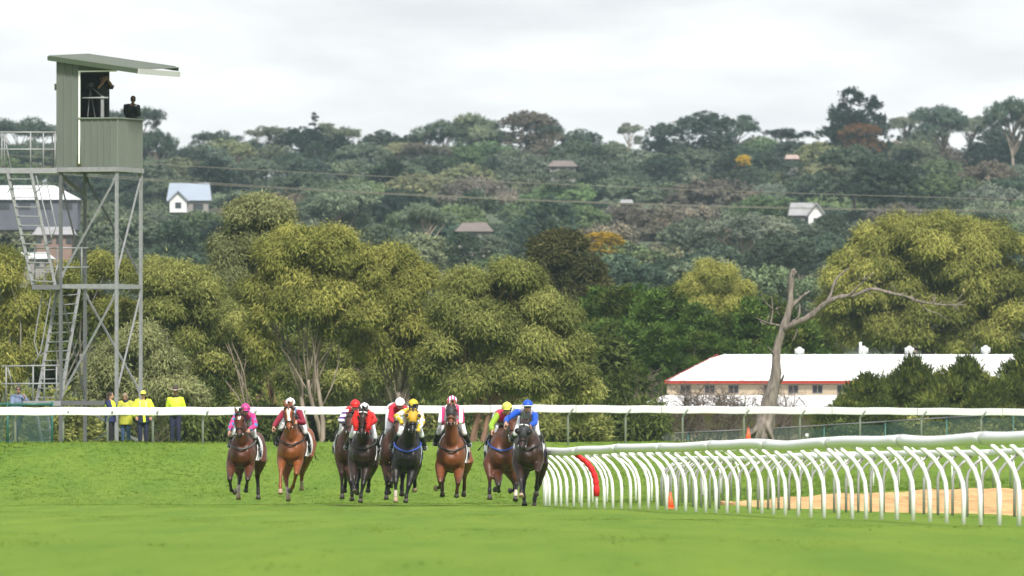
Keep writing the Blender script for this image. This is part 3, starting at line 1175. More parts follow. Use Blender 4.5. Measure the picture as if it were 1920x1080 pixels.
def house(px0, px1, ye, yr, yb, D, roof, wall, label, hip=0.0, gable=None, nwin=3, chimney=False):
    """a hillside house: eave ye, ridge yr, foot yb"""
    a, b = P(px0, ye, D), P(px1, ye, D)
    zr_, zb_ = P(0, yr, D).z, P(0, yb, D).z
    dep = max(5.0, (b.x - a.x) * .7)
    root = thing('house', ((a.x + b.x) / 2, D, zb_), label, 'house', 'houses on the hillside')
    HOUSES.append((px0 + (px1 - px0) * .22, px1 - (px1 - px0) * .10, yr, ye + (yb - ye) * .1, D))
    ze = a.z
    o_ = .35
    b_ = MB()
    b_.box(((a.x + b.x) / 2, D + dep / 2, (zb_ - 1.5 + ze) / 2), (b.x - a.x - 2 * o_, dep, ze - zb_ + 1.5))
    b_.build('wall', wall, root)
    hx = (b.x - a.x) * hip
    b_ = MB()
    b_.add([(a.x, D - o_, ze), (b.x, D - o_, ze), (b.x - hx, D + dep / 2, zr_), (a.x + hx, D + dep / 2, zr_), (a.x, D + dep + o_, ze), (b.x, D + dep + o_, ze)],
           [(0, 1, 2, 3), (5, 4, 3, 2), (0, 3, 4), (1, 5, 2), (0, 4, 5, 1)])
    rf = b_.build('roof', roof, root)
    if chimney:
        b_ = MB(); b_.box((b.x - (b.x - a.x) * .3, D + dep * .4, zr_ + .2), (.5, .5, .8)); b_.build('chimney', wall, root)
    for i in range(nwin):
        x = a.x + (b.x - a.x) * (i + .7) / (nwin + .4)
        h = ze - zb_
        b_ = MB(); b_.box((x, D - .02, zb_ + h * .55), (min(1.1, (b.x - a.x) / nwin * .5), .06, h * .42)); b_.build('window', GLASSY, root)
    if gable:
        g0, g1, gy, ge, gb = gable
        l, r = P(g0, ge, D - 1.2), P(g1, ge, D - 1.2)
        tz, bz = P(0, gy, D - 1.2).z, P(0, gb, D - 1.2).z
        mx_ = (l.x + r.x) / 2
        b_ = MB()
        y0, y1 = D - 1.2, D + dep / 2
        b_.add([(l.x, y0, bz), (r.x, y0, bz), (r.x, y0, l.z), (mx_, y0, tz), (l.x, y0, l.z), (l.x, y1, bz), (r.x, y1, bz), (r.x, y1, l.z), (mx_, y1, tz), (l.x, y1, l.z)],
               [(0, 1, 2, 3, 4), (9, 8, 7, 6, 5), (0, 4, 9, 5), (1, 6, 7, 2), (0, 5, 6, 1)])
        b_.build('gable_wall', mat('white_gable', (.62, .62, .62), .7), root)
        b_ = MB()
        e = .25
        b_.add([(l.x - e, y0 - .3, l.z - .12), (mx_, y0 - .3, tz + .12), (r.x + e, y0 - .3, l.z - .12), (l.x - e, y1, l.z - .12), (mx_, y1, tz + .12), (r.x + e, y1, l.z - .12),
                (l.x - e, y0 - .3, l.z - .3), (mx_, y0 - .3, tz - .06), (r.x + e, y0 - .3, l.z - .3)],
               [(0, 1, 4, 3), (1, 2, 5, 4), (0, 6, 7, 1), (1, 7, 8, 2)])
        b_.build('gable_roof', roof, root)
        b_ = MB(); b_.box((mx_, y0 - .02, bz + (l.z - bz) * .55), ((r.x - l.x) * .35, .06, (l.z - bz) * .45)); b_.build('window', GLASSY, root)


R_PALE = mat('pale_metal_roof', (.70, .72, .74), .4, .06, .5)
R_BLUE = mat('blue_grey_roof', (.26, .30, .36), .5, .08, .5)
R_BROWN = mat('brown_tile_roof', (.15, .125, .115), .8, .2, 1.0)
R_GREY = mat('grey_tile_roof', (.26, .26, .27), .8, .2, 1.0)
R_PINK = mat('pink_tile_roof', (.34, .25, .22), .8, .15, 1.0)
W_PALE = mat('pale_render', (.24, .225, .215), .8, .1, .5)
W_DARK = mat('dark_timber_wall', (.10, .105, .13), .8, .2, .7)
W_BRICK = mat('brick_wall', (.21, .14, .115), .8, .2, .8)
W_WHITE = mat('white_render', (.45, .45, .44), .7, .05, .5)
house(-60, 152, 374, 346, 402, 1090, R_PALE, W_DARK, 'wide house with pale metal roof behind the tower stairs', .25, nwin=5)
house(312, 396, 376, 342, 402, 1230, R_BLUE, W_PALE, 'house with blue-grey roof and white gable right of the tower', .05, gable=(318, 350, 358, 374, 398), nwin=2)
house(1478, 1532, 404, 379, 420, 1160, R_GREY, W_PALE, 'grey-roofed house with bright white gable end high on the right', .1, gable=(1516, 1546, 381, 402, 432), nwin=2)
house(1026, 1084, 312, 300, 322, 1420, R_BROWN, W_PALE, 'low brown-roofed house half hidden below the skyline trees', .2, nwin=3)
house(852, 926, 434, 416, 450, 1010, R_BROWN, W_PALE, 'brown-roofed house with pale wall above the yellow-green trees', .2, nwin=3)
house(60, 142, 440, 424, 466, 960, R_GREY, W_BRICK, 'brick house glimpsed through the tower stairs', .1, nwin=4)
house(18, 102, 485, 472, 505, 905, R_PALE, W_PALE, 'pale low house at the foot of the hill, left', .2, nwin=4)
house(1472, 1500, 298, 289, 306, 1480, R_PINK, W_PALE, 'small pink-roofed house just under the right skyline', .1, nwin=2)
house(1162, 1188, 381, 373, 392, 1190, R_GREY, W_PALE, 'small grey-roofed house at mid hill right of centre', .1, nwin=2)

# ------------------------------------------------------------------ power lines
WIREM = mat('cable', (.16, .145, .12), .5)
for lab, ya, yb, yc in (('upper single power line crossing the hill', 290, 341, 375), ('lower power line crossing the hill, upper strand of the pair', 314, 372, 394), ('lower power line crossing the hill, lower strand of the pair', 318, 374, 397)):
    b_ = MB()
    pts = []
    for i in range(61):
        x = -120 + 2160 * i / 60
        t0, t1, t2 = 0.0, 940.0, 1960.0
        y = ya * (x - t1) * (x - t2) / ((t0 - t1) * (t0 - t2)) + yb * (x - t0) * (x - t2) / ((t1 - t0) * (t1 - t2)) + yc * (x - t0) * (x - t1) / ((t2 - t0) * (t2 - t1))
        pts.append(P(x, y, 640))
    b_.tube(pts, .017, 5)
    tag(b_.build('power_line', WIREM, smooth=True), lab, 'power line', 'power lines over the hill')

# ------------------------------------------------------------------ trees


def unit(n, g):
    v = g.normal(size=(n, 3))
    return v / np.linalg.norm(v, axis=1, keepdims=True)


def leaf_cloud(lobes, n, l, w, droop, g, up=0.0, shell=0.2, tone=None, low=-0.45, jit=0.45, spray=0.0):
    """n separate leaves spread through lobes (cx cy cz rx ry rz); returns corners and one random value each"""
    L = np.asarray(lobes, dtype=float)
    wt = (L[:, 3] * L[:, 4] + L[:, 3] * L[:, 5]) ** 0.9
    idx = g.choice(len(L), n, p=wt / wt.sum())
    d = unit(n, g)
    d[:, 2] = np.where(d[:, 2] < low, -d[:, 2] * g.random(n), d[:, 2])
    d /= np.linalg.norm(d, axis=1, keepdims=True)
    r = 1.06 - np.abs(g.normal(0, shell, n))
    r = np.clip(r, 0.15, 1.2)
    # small sprays: leaves gather round a few hundred twig ends
    pos = L[idx, :3] + d * r[:, None] * L[idx, 3:6]
    if spray:
        m_ = max(8, n // 30)                          # twig ends; each leaf joins one of them
        o_ = np.argsort(idx[:m_])
        ce, ci = pos[:m_], idx[:m_]
        j = g.integers(0, m_, n)
        idx, d = ci[j], d[:m_][j]
        pos = ce[j] + g.normal(0, spray, (n, 3)) * np.array([1, 1, .8]) - np.array([0, 0, 1.0]) * np.abs(g.normal(0, spray * droop * 1.6, (n, 1)))
    fr = np.maximum(0.25, L[idx, 3:4])
    pos += (0.0 if spray else 0.10) * fr * np.sin(pos[:, [1, 2, 0]] * (5.0 / fr) + idx[:, None])
    ax = d * (1 - droop) + unit(n, g) * 0.55 + np.array([0, 0, -1.0]) * droop * 1.1 + np.array([0, 0, 1.0]) * up
    ax /= np.linalg.norm(ax, axis=1, keepdims=True)
    nr = d + unit(n, g) * jit + np.array([0, 0, 0.2])
    sd_ = np.cross(ax, nr)
    sd_ /= np.linalg.norm(sd_, axis=1, keepdims=True) + 1e-9
    ll = l * g.uniform(.6, 1.35, (n, 1))
    ww = w * g.uniform(.6, 1.3, (n, 1))
    if spray:
        V = np.empty((n, 3, 3))
        V[:, 0] = pos + sd_ * ww * .5
        V[:, 1] = pos + ax * ll
        V[:, 2] = pos - sd_ * ww * .5
    else:
        V = np.empty((n, 4, 3))
        V[:, 0] = pos
        V[:, 1] = pos + ax * ll * .45 + sd_ * ww * .5
        V[:, 2] = pos + ax * ll
        V[:, 3] = pos + ax * ll * .45 - sd_ * ww * .5
    lt = g.random(len(L)) if tone is None else np.asarray(tone)
    R = np.clip(0.5 * lt[idx] + 0.5 * g.random(n), 0, 1)
    return V.reshape(-1, 3), R


def crown_lobes(ells, g, nl, fr=(.22, .38)):
    """lobes spread over the surface and inside of big ellipsoids (cx cy cz rx ry rz)"""
    out = []
    tot = sum(e[3] * e[5] for e in ells)
    for e in ells:
        k = max(5, int(nl * e[3] * e[5] / tot))
        e = np.array(e, dtype=float)
        for i in range(k):
            d = unit(1, g)[0]
            if d[2] < -0.55:
                d[2] = -d[2]
            q = g.random() ** 0.33
            if i < k * .88:
                q = 1.0
            f = g.uniform(*fr)
            rad = np.array([e[3], e[4], e[5]]) * f
            m_ = (rad[0] + rad[2]) / 2
            rad = np.array([m_ * g.uniform(.95, 1.25), m_ * g.uniform(.95, 1.25), m_ * g.uniform(.75, 1.05)])
            c = e[:3] + d * q * (e[3:6] - rad * .85)
            out.append([*c, *rad])
    return out


def limb(b_, a, c, r0, r1, g, wob=.12, n=6, sides=7):
    a, c = Vector(a), Vector(c)
    L_ = (c - a).length
    pts, rad = [], []
    o1 = Vector(g.normal(0, wob * L_ * .35, 3))
    o2 = Vector(g.normal(0, wob * L_ * .2, 3))
    for i in range(n + 1):
        t = i / n
        q = a.lerp(c, t) + o1 * math.sin(math.pi * t) + o2 * math.sin(2 * math.pi * t) + Vector((0, 0, .10 * L_ * math.sin(math.pi * t) * (1 if wob else 0)))
        pts.append(q)
        rad.append(r0 + (r1 - r0) * t)
    b_.tube(pts, rad, sides)
    return pts


BARK_P = mat('pale_gum_bark', (.24, .195, .155), .85, .5, 3.0, stretch=(2, 2, .5), bump=.6)
BARK_R = mat('red_brown_bark', (.21, .12, .08), .9, .4, 3.0, stretch=(2, 2, .5), bump=.6)
BARK_D = mat('dark_bark', (.08, .062, .05), .9, .3, 3.0, bump=.6)
BARK_G = mat('grey_bark', (.20, .18, .16), .9, .35, 3.0, stretch=(2, 2, .5), bump=.6)

EUC_Y = leaf_mat('gum_leaf_yellow', (.100, .115, .030), (.290, .297, .082), (.52, .49, .138), trans=.36)
EUC_O = leaf_mat('gum_leaf_olive', (.085, .100, .032), (.258, .275, .085), (.48, .475, .155), trans=.36)
EUC_G = leaf_mat('gum_leaf_grey', (.085, .098, .044), (.255, .268, .120), (.46, .47, .23), trans=.36)
EUC_D = leaf_mat('dark_round_leaf', (.030, .036, .016), (.085, .085, .036), (.16, .145, .06))
CYP = leaf_mat('cypress_leaf', (.026, .052, .012), (.068, .125, .026), (.17, .235, .055))
CYP_O = leaf_mat('cypress_olive_leaf', (.024, .038, .010), (.085, .115, .026), (.23, .24, .055))
SHRUB = leaf_mat('shrub_leaf', (.028, .042, .012), (.078, .105, .028), (.16, .19, .06))


def gum(name, label, base, D, ells, m, n, nl=40, bark=BARK_P, seed=1, stems=2, lw=(.17, .046), droop=.6, depth=.8, group=None, fork=.35, rt=.11, spray=.15):
    """a gum tree: base px, crown ellipses in px (cx cy rx ry [dD])"""
    g = np.random.default_rng(seed)
    E = []
    for e in ells:
        dd = e[4] if len(e) > 4 else 0
        c = P(e[0], e[1], D + dd)
        s_ = (D + dd) / F
        E.append([c.x, c.y, c.z, e[2] * s_, e[2] * s_ * depth, e[3] * s_])
    b0 = P(base[0], base[1], D)
    gz = zgf(b0.x, b0.y) - .2
    root = thing(name, (b0.x, b0.y, gz + .2), label, 'tree', group)
    lobes = crown_lobes(E, g, int(nl * 1.15))
    V, R = leaf_cloud(lobes, int(n * 1.9), lw[0], lw[1], droop, g, shell=.14, spray=spray, low=-.27, jit=.30)
    tri_mesh('crown', V, 3, R, m, root)
    b_ = MB()
    La = np.array(lobes)
    for s_i in range(stems):
        st = Vector((b0.x + g.normal(0, .25), b0.y + g.normal(0, .3), gz))
        e = E[s_i % len(E)]
        fk = Vector((st.x * .5 + e[0] * .5 + g.normal(0, .35), e[1] + g.normal(0, .4), gz + (e[2] - gz) * (fork + .35 * g.random())))
        pts = limb(b_, st, fk, rt, rt * .6, g, .10, 8)
        ch = La[g.choice(len(La), min(len(La), 9), replace=False)]
        for c in ch:
            t = pts[int(g.integers(4, len(pts)))]
            limb(b_, t, c[:3], rt * .32, .015, g, .14, 6, 5)
    b_.build('trunk', bark, root, True)
    return root


GL = 'gum trees behind the outer rail'
gum('gum_tree', 'olive gum cut by the left edge beside the tower ladder', (-10, 830), 392, [(-5, 560, 70, 95), (30, 650, 60, 70), (-25, 700, 70, 80)], EUC_Y, 42000, 26, seed=11, bark=BARK_G, group=GL)
gum('gum_tree', 'yellow-topped gum showing between the tower legs', (150, 830), 402, [(120, 560, 75, 70), (190, 530, 60, 60), (215, 640, 90, 80)], EUC_Y, 42000, 30, seed=12, bark=BARK_G, group=GL)
gum('gum_tree', 'yellow-green gum just right of the tower legs', (320, 830), 400, [(330, 560, 75, 78), (290, 530, 50, 45), (370, 610, 55, 65)], EUC_O, 42000, 30, seed=13, bark=BARK_P, group=GL)
gum('gum_tree', 'tallest grey-olive gum in the left clump', (500, 830), 415, [(490, 440, 78, 72), (450, 500, 65, 75), (455, 580, 70, 75, -2)], EUC_G, 56000, 36, seed=14, bark=BARK_R, stems=2, group=GL)
gum('gum_tree', 'big yellow-green gum left of centre with pale forked stems', (600, 830), 398, [(575, 480, 105, 68), (560, 560, 100, 72), (640, 520, 75, 70), (500, 570, 60, 65), (660, 600, 65, 60), (470, 640, 45, 50)], EUC_Y, 80000, 50, seed=15, bark=BARK_P, stems=3, group=GL, rt=.10)
gum('gum_tree', 'yellow-green gum between the two biggest gums', (745, 830), 401, [(730, 540, 88, 80), (745, 610, 78, 78), (700, 660, 65, 65), (790, 660, 50, 55)], EUC_Y, 56000, 36, seed=16, bark=BARK_P, stems=3, group=GL, rt=.12)
gum('gum_tree', 'broad rounded gum right of centre reaching down to the rail', (900, 830), 396, [(930, 565, 120, 78), (900, 640, 105, 80), (1010, 640, 90, 90), (1050, 700, 78, 80), (860, 700, 85, 75), (960, 730, 90, 55), (1090, 760, 45, 45)], EUC_O, 105000, 66, seed=17, bark=BARK_R, stems=4, group=GL, fork=.25)
gum('round_tree', 'dark rounded tree behind the broad centre gum', (1045, 830), 530, [(1048, 505, 76, 66), (1075, 560, 70, 60)], EUC_D, 40000, 30, seed=18, bark=BARK_D, lw=(.22, .08), droop=.3, stems=1)
gum('gum_tree', 'small yellow-green gum above the cypress hedge', (1335, 830), 560, [(1335, 530, 58, 44), (1318, 560, 55, 42), (1375, 565, 45, 45)], EUC_Y, 30000, 28, seed=19, bark=BARK_D, stems=1, group=GL)
gum('gum_tree', 'huge yellow-green gum at the right behind the stable', (1700, 830), 560, [(1745, 480, 130, 82), (1640, 540, 110, 80), (1830, 500, 105, 90), (1880, 580, 110, 85), (1600, 600, 95, 75), (1740, 600, 130, 80), (1940, 500, 60, 70), (1560, 640, 70, 60), (1680, 470, 90, 70), (1690, 655, 110, 50), (1850, 650, 110, 60)], EUC_Y, 130000, 100, seed=20, bark=BARK_D, lw=(.24, .062), stems=3, group=GL, rt=.3, spray=.18)
gum('gum_sapling', 'leafy pale gum sapling behind the hi-vis stewards', (270, 830), 372, [(255, 680, 85, 75), (210, 740, 60, 70), (310, 720, 75, 75), (370, 770, 35, 45)], EUC_G, 24000, 34, seed=21, bark=BARK_P, stems=5, lw=(.19, .045), droop=.5, rt=.05, fork=.3, spray=.16)
gum('gum_tree', 'thin olive gum behind the leftmost horse', (430, 830), 407, [(420, 640, 65, 80), (460, 690, 55, 65), (390, 590, 50, 65), (400, 720, 60, 60)], EUC_O, 34000, 26, seed=22, bark=BARK_P, stems=3, group=GL, rt=.09)
gum('gum_tree', 'drooping olive gum filling the gap right of the pale stems', (690, 830), 412, [(680, 690, 75, 65), (770, 720, 65, 60), (600, 650, 60, 55), (640, 740, 50, 40), (560, 700, 45, 45)], EUC_O, 34000, 26, seed=23, bark=BARK_P, stems=3, group=GL, rt=.09)

# dark evergreens closing the view behind the gums
for i, (x, ells, lab) in enumerate(((90, [(60, 650, 110, 90), (170, 690, 90, 80)], 'dark evergreen behind the tower legs'), (330, [(330, 680, 110, 75), (420, 690, 80, 70)], 'dark evergreen behind the hat-wearing steward'),
                                   (540, [(530, 670, 110, 85), (620, 690, 90, 75)], 'dark evergreen behind the chestnut with the blaze'), (760, [(720, 660, 110, 85), (820, 680, 90, 80)], 'dark evergreen behind the black horse'), (1000, [(960, 680, 110, 80), (1090, 700, 85, 75)], 'dark evergreen behind the leading horses'))):
    gum('evergreen_tree', lab, (x, 830), 448, ells, SHRUB, 26000, 30, bark=BARK_D, seed=100 + i, stems=2, lw=(.30, .13), droop=.3, spray=.25, group='dark evergreens behind the gums')

# cypress hedge, made of single trees


def cypress_proto(seed, m, h=9.0, w=2.0, n=30000, skew=1.0):
    g = np.random.default_rng(seed)
    lobes = []
    for i in range(46):
        t = g.random()
        a = g.random() * 2 * math.pi
        rr_ = w * (1 - t) ** .75 * g.uniform(.55, .95) + .1
        lobes.append([rr_ * math.cos(a), rr_ * math.sin(a), .5 + t * (h - .8), .5 * (1.25 - t), .5 * (1.25 - t), .62 * (1.3 - t)])
    V, R = leaf_cloud(lobes, int(n * 1.5), .24, .075, 0.0, g, up=.7, shell=.25, low=-.9, jit=.6, spray=.15)
    tri = tri_mesh('crown', V, 3, R, m)
    b_ = MB()
    b_.tube([(0, 0, -.5), (.03, 0, h * .4), (0, 0, h * .9)], [.16, .1, .02], 7)
    tr = b_.build('trunk', BARK_D, None, True)
    return tri, tr


USED = set()


def place(proto, name, loc, sc, rot, label, cat, group, color=None, first=False):
    root = thing(name, loc, label, cat, group)
    root.scale = sc
    root.rotation_euler = (0, 0, rot)
    for p in proto:
        if p is None:
            continue
        if p.name not in USED:
            c = p
            USED.add(p.name)
        else:
            c = p.copy()
            COL.objects.link(c)
        c.parent = root
        c.matrix_parent_inverse = Matrix.Identity(4)
        if color is not None:
            c.color = (*color, 1)
    return root


cyp = [cypress_proto(31, CYP), cypress_proto(32, CYP), cypress_proto(33, CYP_O)]
rnd = random.Random(9)
hed = []
for x, yt in ((1098, 575), (1128, 540), (1160, 528), (1192, 532), (1222, 545), (1250, 530), (1280, 560), (1312, 570), (1345, 582), (1378, 590), (1410, 560), (1445, 548), (1478, 575), (1512, 600), (1542, 618)):
    hed.append((x, yt, 512 + rnd.uniform(-4, 4)))
for x, yt in ((1110, 610), (1145, 598), (1178, 605), (1212, 612), (1246, 600), (1283, 615), (1320, 625), (1358, 632), (1395, 640), (1432, 640), (1128, 600), (1162, 596), (1196, 604), (1230, 606), (1265, 604), (1302, 618), (1340, 626), (1377, 634), (1414, 632), (1450, 640)):
    hed.append((x, yt, 500 + rnd.uniform(-3, 3)))
hed = sorted(hed[:15]) + sorted(hed[15:])
ordw = ['leftmost', 'second', 'third', 'fourth', 'fifth', 'sixth', 'seventh', 'eighth', 'ninth', 'tenth', 'eleventh', 'twelfth', 'thirteenth', 'fourteenth', 'fifteenth', 'sixteenth', 'seventeenth', 'eighteenth', 'nineteenth', 'twentieth']


def oword(i):
    return ordw[i] if i < len(ordw) else 'number %d' % (i + 1)


for i, (x, yt, D) in enumerate(hed):
    p = P(x, 0, D)
    z0 = 1.2
    h = P(0, yt, D).z - z0
    front = i >= 15
    lab = '%s cypress from the left in the %s row of the tall hedge' % (oword(i - 15 if front else i), 'front' if front else 'back')
    place(cyp[i % 3], 'cypress_tree', (p.x, p.y, z0), (h / 9 * 1.5, h / 9 * 1.5, h / 9), rnd.uniform(0, 6), lab, 'tree', 'cypress hedge trees')
# spreading junipers before the stable
jun = [cypress_proto(41, CYP_O, 4.2, 2.3, 26000), cypress_proto(42, CYP_O, 4.2, 2.5, 26000)]
for i, (x, yt, D, sx, lab) in enumerate(((1622, 702, 452, .95, 'leftmost olive juniper hiding the end of the stable'), (1668, 686, 454, .9, 'second olive juniper from the left before the stable'), (1712, 672, 453, 1.0, 'tallest pointed olive juniper before the stable'),
                                         (1762, 678, 451, 1.0, 'olive juniper right of the tallest one'), (1812, 672, 454, 1.0, 'olive juniper under the rightmost roof vent'), (1868, 690, 450, 1.0, 'olive juniper near the right edge before the stable'), (1915, 664, 452, 1.05, 'olive juniper cut by the right edge'),
                                         (1590, 740, 446, .8, 'low olive juniper at the left foot of the juniper clump'), (1650, 745, 445, .8, 'low olive juniper in front of the second juniper'), (1740, 735, 445, .9, 'low olive juniper in front of the tallest juniper'), (1840, 738, 445, .9, 'low olive juniper at the right, behind the fence'))):
    p = P(x, 0, D)
    h = P(0, yt, D).z - 1.1
    place(jun[i % 2], 'juniper_bush', (p.x, p.y, 1.1), (sx * .95, sx * .95, h / 4.2), rnd.uniform(0, 6), lab, 'bush', 'junipers in front of the stable')

# dark undergrowth behind the outer rail


def shrub_proto(seed, m, n=5000, lw=(.24, .10)):
    g = np.random.default_rng(seed)
    lobes = [[g.normal(0, .7), g.normal(0, .5), .5 + abs(g.normal(0, .6)), .55, .55, .5] for i in range(16)]
    V, R = leaf_cloud(lobes, n, lw[0], lw[1], .3, g, shell=.3)
    cr = tri_mesh('foliage', V, 4, R, m)
    b_ = MB()
    for L_ in lobes[:9]:
        limb(b_, (g.normal(0, .1), g.normal(0, .1), -.2), L_[:3], .035, .008, g, .12, 5, 5)
    return cr, b_.build('stem', BARK_G, None, True)


shr = [shrub_proto(51, SHRUB), shrub_proto(52, SHRUB), shrub_proto(53, EUC_O)]
shp = []
for row, (D, y0, y1, st) in enumerate(((432, 690, 740, 42), (416, 730, 775, 46))):
    x = 380 + 17 * row
    while x < 1190:
        shp.append((x + rnd.uniform(-10, 10), rnd.uniform(y0, y1), D + rnd.uniform(-4, 4), row))
        x += st
shc = [-1, -1]
for i, (x, yt, D, row) in enumerate(shp):
    p = P(x, 0, D)
    z0 = zgf(p.x, p.y) - .1
    h = P(0, yt, D).z - z0
    shc[row] += 1
    place(shr[(i * 7) % 3 if row else (i % 2)], 'understorey_shrub', (p.x, p.y, z0), (.85, .85, h / 2.1), rnd.uniform(0, 6),
          '%s dark shrub from the left in the %s undergrowth row beneath the gums' % (oword(shc[row]), 'nearer' if row else 'farther'), 'shrub', 'undergrowth shrubs beneath the gums')
for i, (x, yt, D, lab) in enumerate(((1095, 790, 424, 'low dry shrub left of the bare thicket'), (1140, 775, 426, 'olive shrub at the left of the bare thicket'), (1600, 790, 440, 'small shrub behind the chain-link fence, left one'), (1780, 790, 437, 'bright small shrub behind the chain-link fence'), (1905, 780, 437, 'yellowish shrub at the right end of the fence'),
                                     (60, 740, 385, 'olive shrub behind the man with sunglasses'), (140, 760, 383, 'olive shrub under the tower'), (-10, 740, 388, 'olive shrub at the left edge'), (200, 740, 392, 'dark shrub behind the dark-haired steward'), (300, 730, 392, 'dark shrub behind the hat-wearing steward'), (380, 720, 395, 'dark shrub right of the hat-wearing steward'))):
    p = P(x, 0, D)
    z0 = zgf(p.x, p.y) - .1
    h = P(0, yt, D).z - z0
    place(shr[2 if i in (3, 4, 5, 6, 7) else i % 2], 'shrub', (p.x, p.y, z0), (.9, .9, h / 2.1), rnd.uniform(0, 6), lab, 'shrub', 'shrubs along the outer rail')


# bare brush in front of the stable
BRUSH = mat('bare_twigs', (.115, .085, .072), .9, .3, 6)


def bare_proto(seed, h=2.4, n=26):
    g = np.random.default_rng(seed)
    b_ = MB()
    for k_ in range(5):
        top = Vector((g.normal(0, .55), g.normal(0, .4), h * g.uniform(.7, 1.0)))
        pts = limb(b_, (g.normal(0, .15), g.normal(0, .15), -.3), top, .035, .009, g, .12, 8, 5)
        for j in range(n):
            q = pts[int(g.integers(2, 9))]
            e = q + Vector((g.normal(0, .42), g.normal(0, .35), g.uniform(.05, .6)))
            p2 = limb(b_, q, e, .014, .005, g, .1, 3, 4)
            for q2 in p2[1:]:
                limb(b_, q2, q2 + Vector((g.normal(0, .2), g.normal(0, .2), g.uniform(.0, .28))), .008, .004, g, 0, 1, 3)
    return (b_.build('branches', BRUSH),)


bare = [bare_proto(61), bare_proto(62)]
bx_ = []
for x in range(1050, 1500, 33):
    bx_.append((x + rnd.uniform(-8, 8), rnd.uniform(712, 775) if x > 1150 else rnd.uniform(765, 785), 447 + rnd.uniform(-8, 8)))
for i, (x, yt, D) in enumerate(bx_):
    p = P(x, 0, D)
    h = P(0, yt, D).z - 1.3
    place(bare[i % 2], 'bare_shrub', (p.x, p.y, 1.3), (1.05, 1.05, h / 2.4), rnd.uniform(0, 6), '%s leafless brown shrub from the left in the thicket before the stable' % oword(i), 'shrub', 'leafless shrubs before the stable')

# ------------------------------------------------------------------ the dead tree
DEAD = mat('dead_wood', (.170, .142, .122), .85, .7, 2.6, stretch=(3, 3, .6), bump=1.0)
dt = thing('dead_tree', P(1440, 828, 428), 'bleached leafless dead tree leaning before the stable roof', 'tree')


def dp(cx, cy, dd=0):
    return P(1150 + cx / 2.4935, 480 + cy / 2.4935, 428 + dd)


b_ = MB()
SCL = 428 / F / 2.4935
tr_pts = [(690, 870, 0), (712, 770, 0), (728, 690, 0), (752, 600, 0), (762, 520, .0), (762, 450, .05), (785, 370, .1), (812, 290, .1), (828, 220, .1), (830, 140, .1), (836, 85, .1), (850, 62, .1)]
b_.tube([dp(*p) for p in catmull([Vector(p) for p in tr_pts], 3)], [r_ * SCL for r_ in np.interp(np.linspace(0, 11, 34), range(12), [50, 44, 38, 29, 22, 18, 19, 18, 14, 13, 12, 8])], 12)
for sgn, ln in ((-1, 95), (1, 60), (-.4, 60)):
    b_.tube([dp(712, 740, -.1), dp(700 + sgn * 20, 800, -.3), dp(690 + sgn * ln, 870, -.5)], [.18, .13, .08], 8)
gj = np.random.default_rng(2)
b_.v = [(x + gj.normal(0, .017), y + gj.normal(0, .017), z + gj.normal(0, .01)) for x, y, z in b_.v]
trunk_o = b_.build('trunk', DEAD, dt, True)


def dbranch(pts, r0, r1, n=4):
    q = catmull([dp(*p) for p in pts], n)
    c_ = MB()
    c_.tube(q, [max(.008, (r0 + (r1 - r0) * i / (len(q) - 1)) * SCL * .85 * (1 + .2 * math.sin(i * 2.3))) for i in range(len(q))], 8)
    c_.build('branch', DEAD, dt, True)


dbranch([(800, 345, .1), (850, 318, -.3), (920, 285, -.6), (985, 228, -.8), (1050, 195, -1), (1130, 182, -1.1), (1210, 155, -1.2), (1290, 172, -1.2), (1370, 190, -1.2), (1440, 215, -1.2), (1530, 228, -1.2), (1650, 228, -1.2)], 20, 3)
dbranch([(985, 232, -.8), (1015, 185, -.7), (1035, 120, -.6), (1065, 85, -.5), (1102, 58, -.5)], 9, 4)
dbranch([(1095, 190, -1.1), (1140, 150, -1.3), (1180, 110, -1.5), (1218, 78, -1.6)], 7, 3)
dbranch([(822, 250, .1), (860, 210, .3), (895, 180, .4), (918, 165, .5)], 11, 4)
dbranch([(835, 310, -.1), (865, 285, -.2), (872, 235, -.2), (866, 230, -.2)], 8, 3)
dbranch([(800, 330, .1), (760, 322, .3), (710, 308, .5), (668, 290, .6)], 8, 2)
dbranch([(735, 315, .4), (745, 260, .5), (738, 185, .6)], 5, 2)
dbranch([(748, 250, .5), (715, 220, .5), (690, 175, .5)], 3, 1.5)
dbranch([(1430, 212, -1.2), (1470, 255, -1.1), (1520, 270, -1), (1565, 305, -1)], 4, 1.5)
dbranch([(1560, 225, -1.2), (1610, 205, -1.3), (1645, 155, -1.3)], 3, 1.5)
dbranch([(930, 275, -.6), (960, 255, -.5), (985, 275, -.4)], 5, 2)
dbranch([(850, 320, -.2), (915, 270, .2), (960, 235, .3)], 6, 2)
dbranch([(1070, 190, -1), (1120, 200, -1), (1170, 192, -1)], 4, 2)
dbranch([(770, 600, .05), (790, 575, -.2), (797, 555, -.3)], 9, 5)
dbranch([(836, 340, -.1), (860, 345, -.3), (850, 375, -.3), (835, 400, -.3)], 5, 2)
dbranch([(758, 470, 0), (735, 440, -.3), (722, 425, -.4)], 6, 3)
dbranch([(1350, 185, -1.2), (1362, 172, -1.2), (1375, 180, -1.2)], 3, 2)
dbranch([(828, 150, .1), (838, 100, .1), (857, 70, .1)], 10, 6)
gd = np.random.default_rng(4)
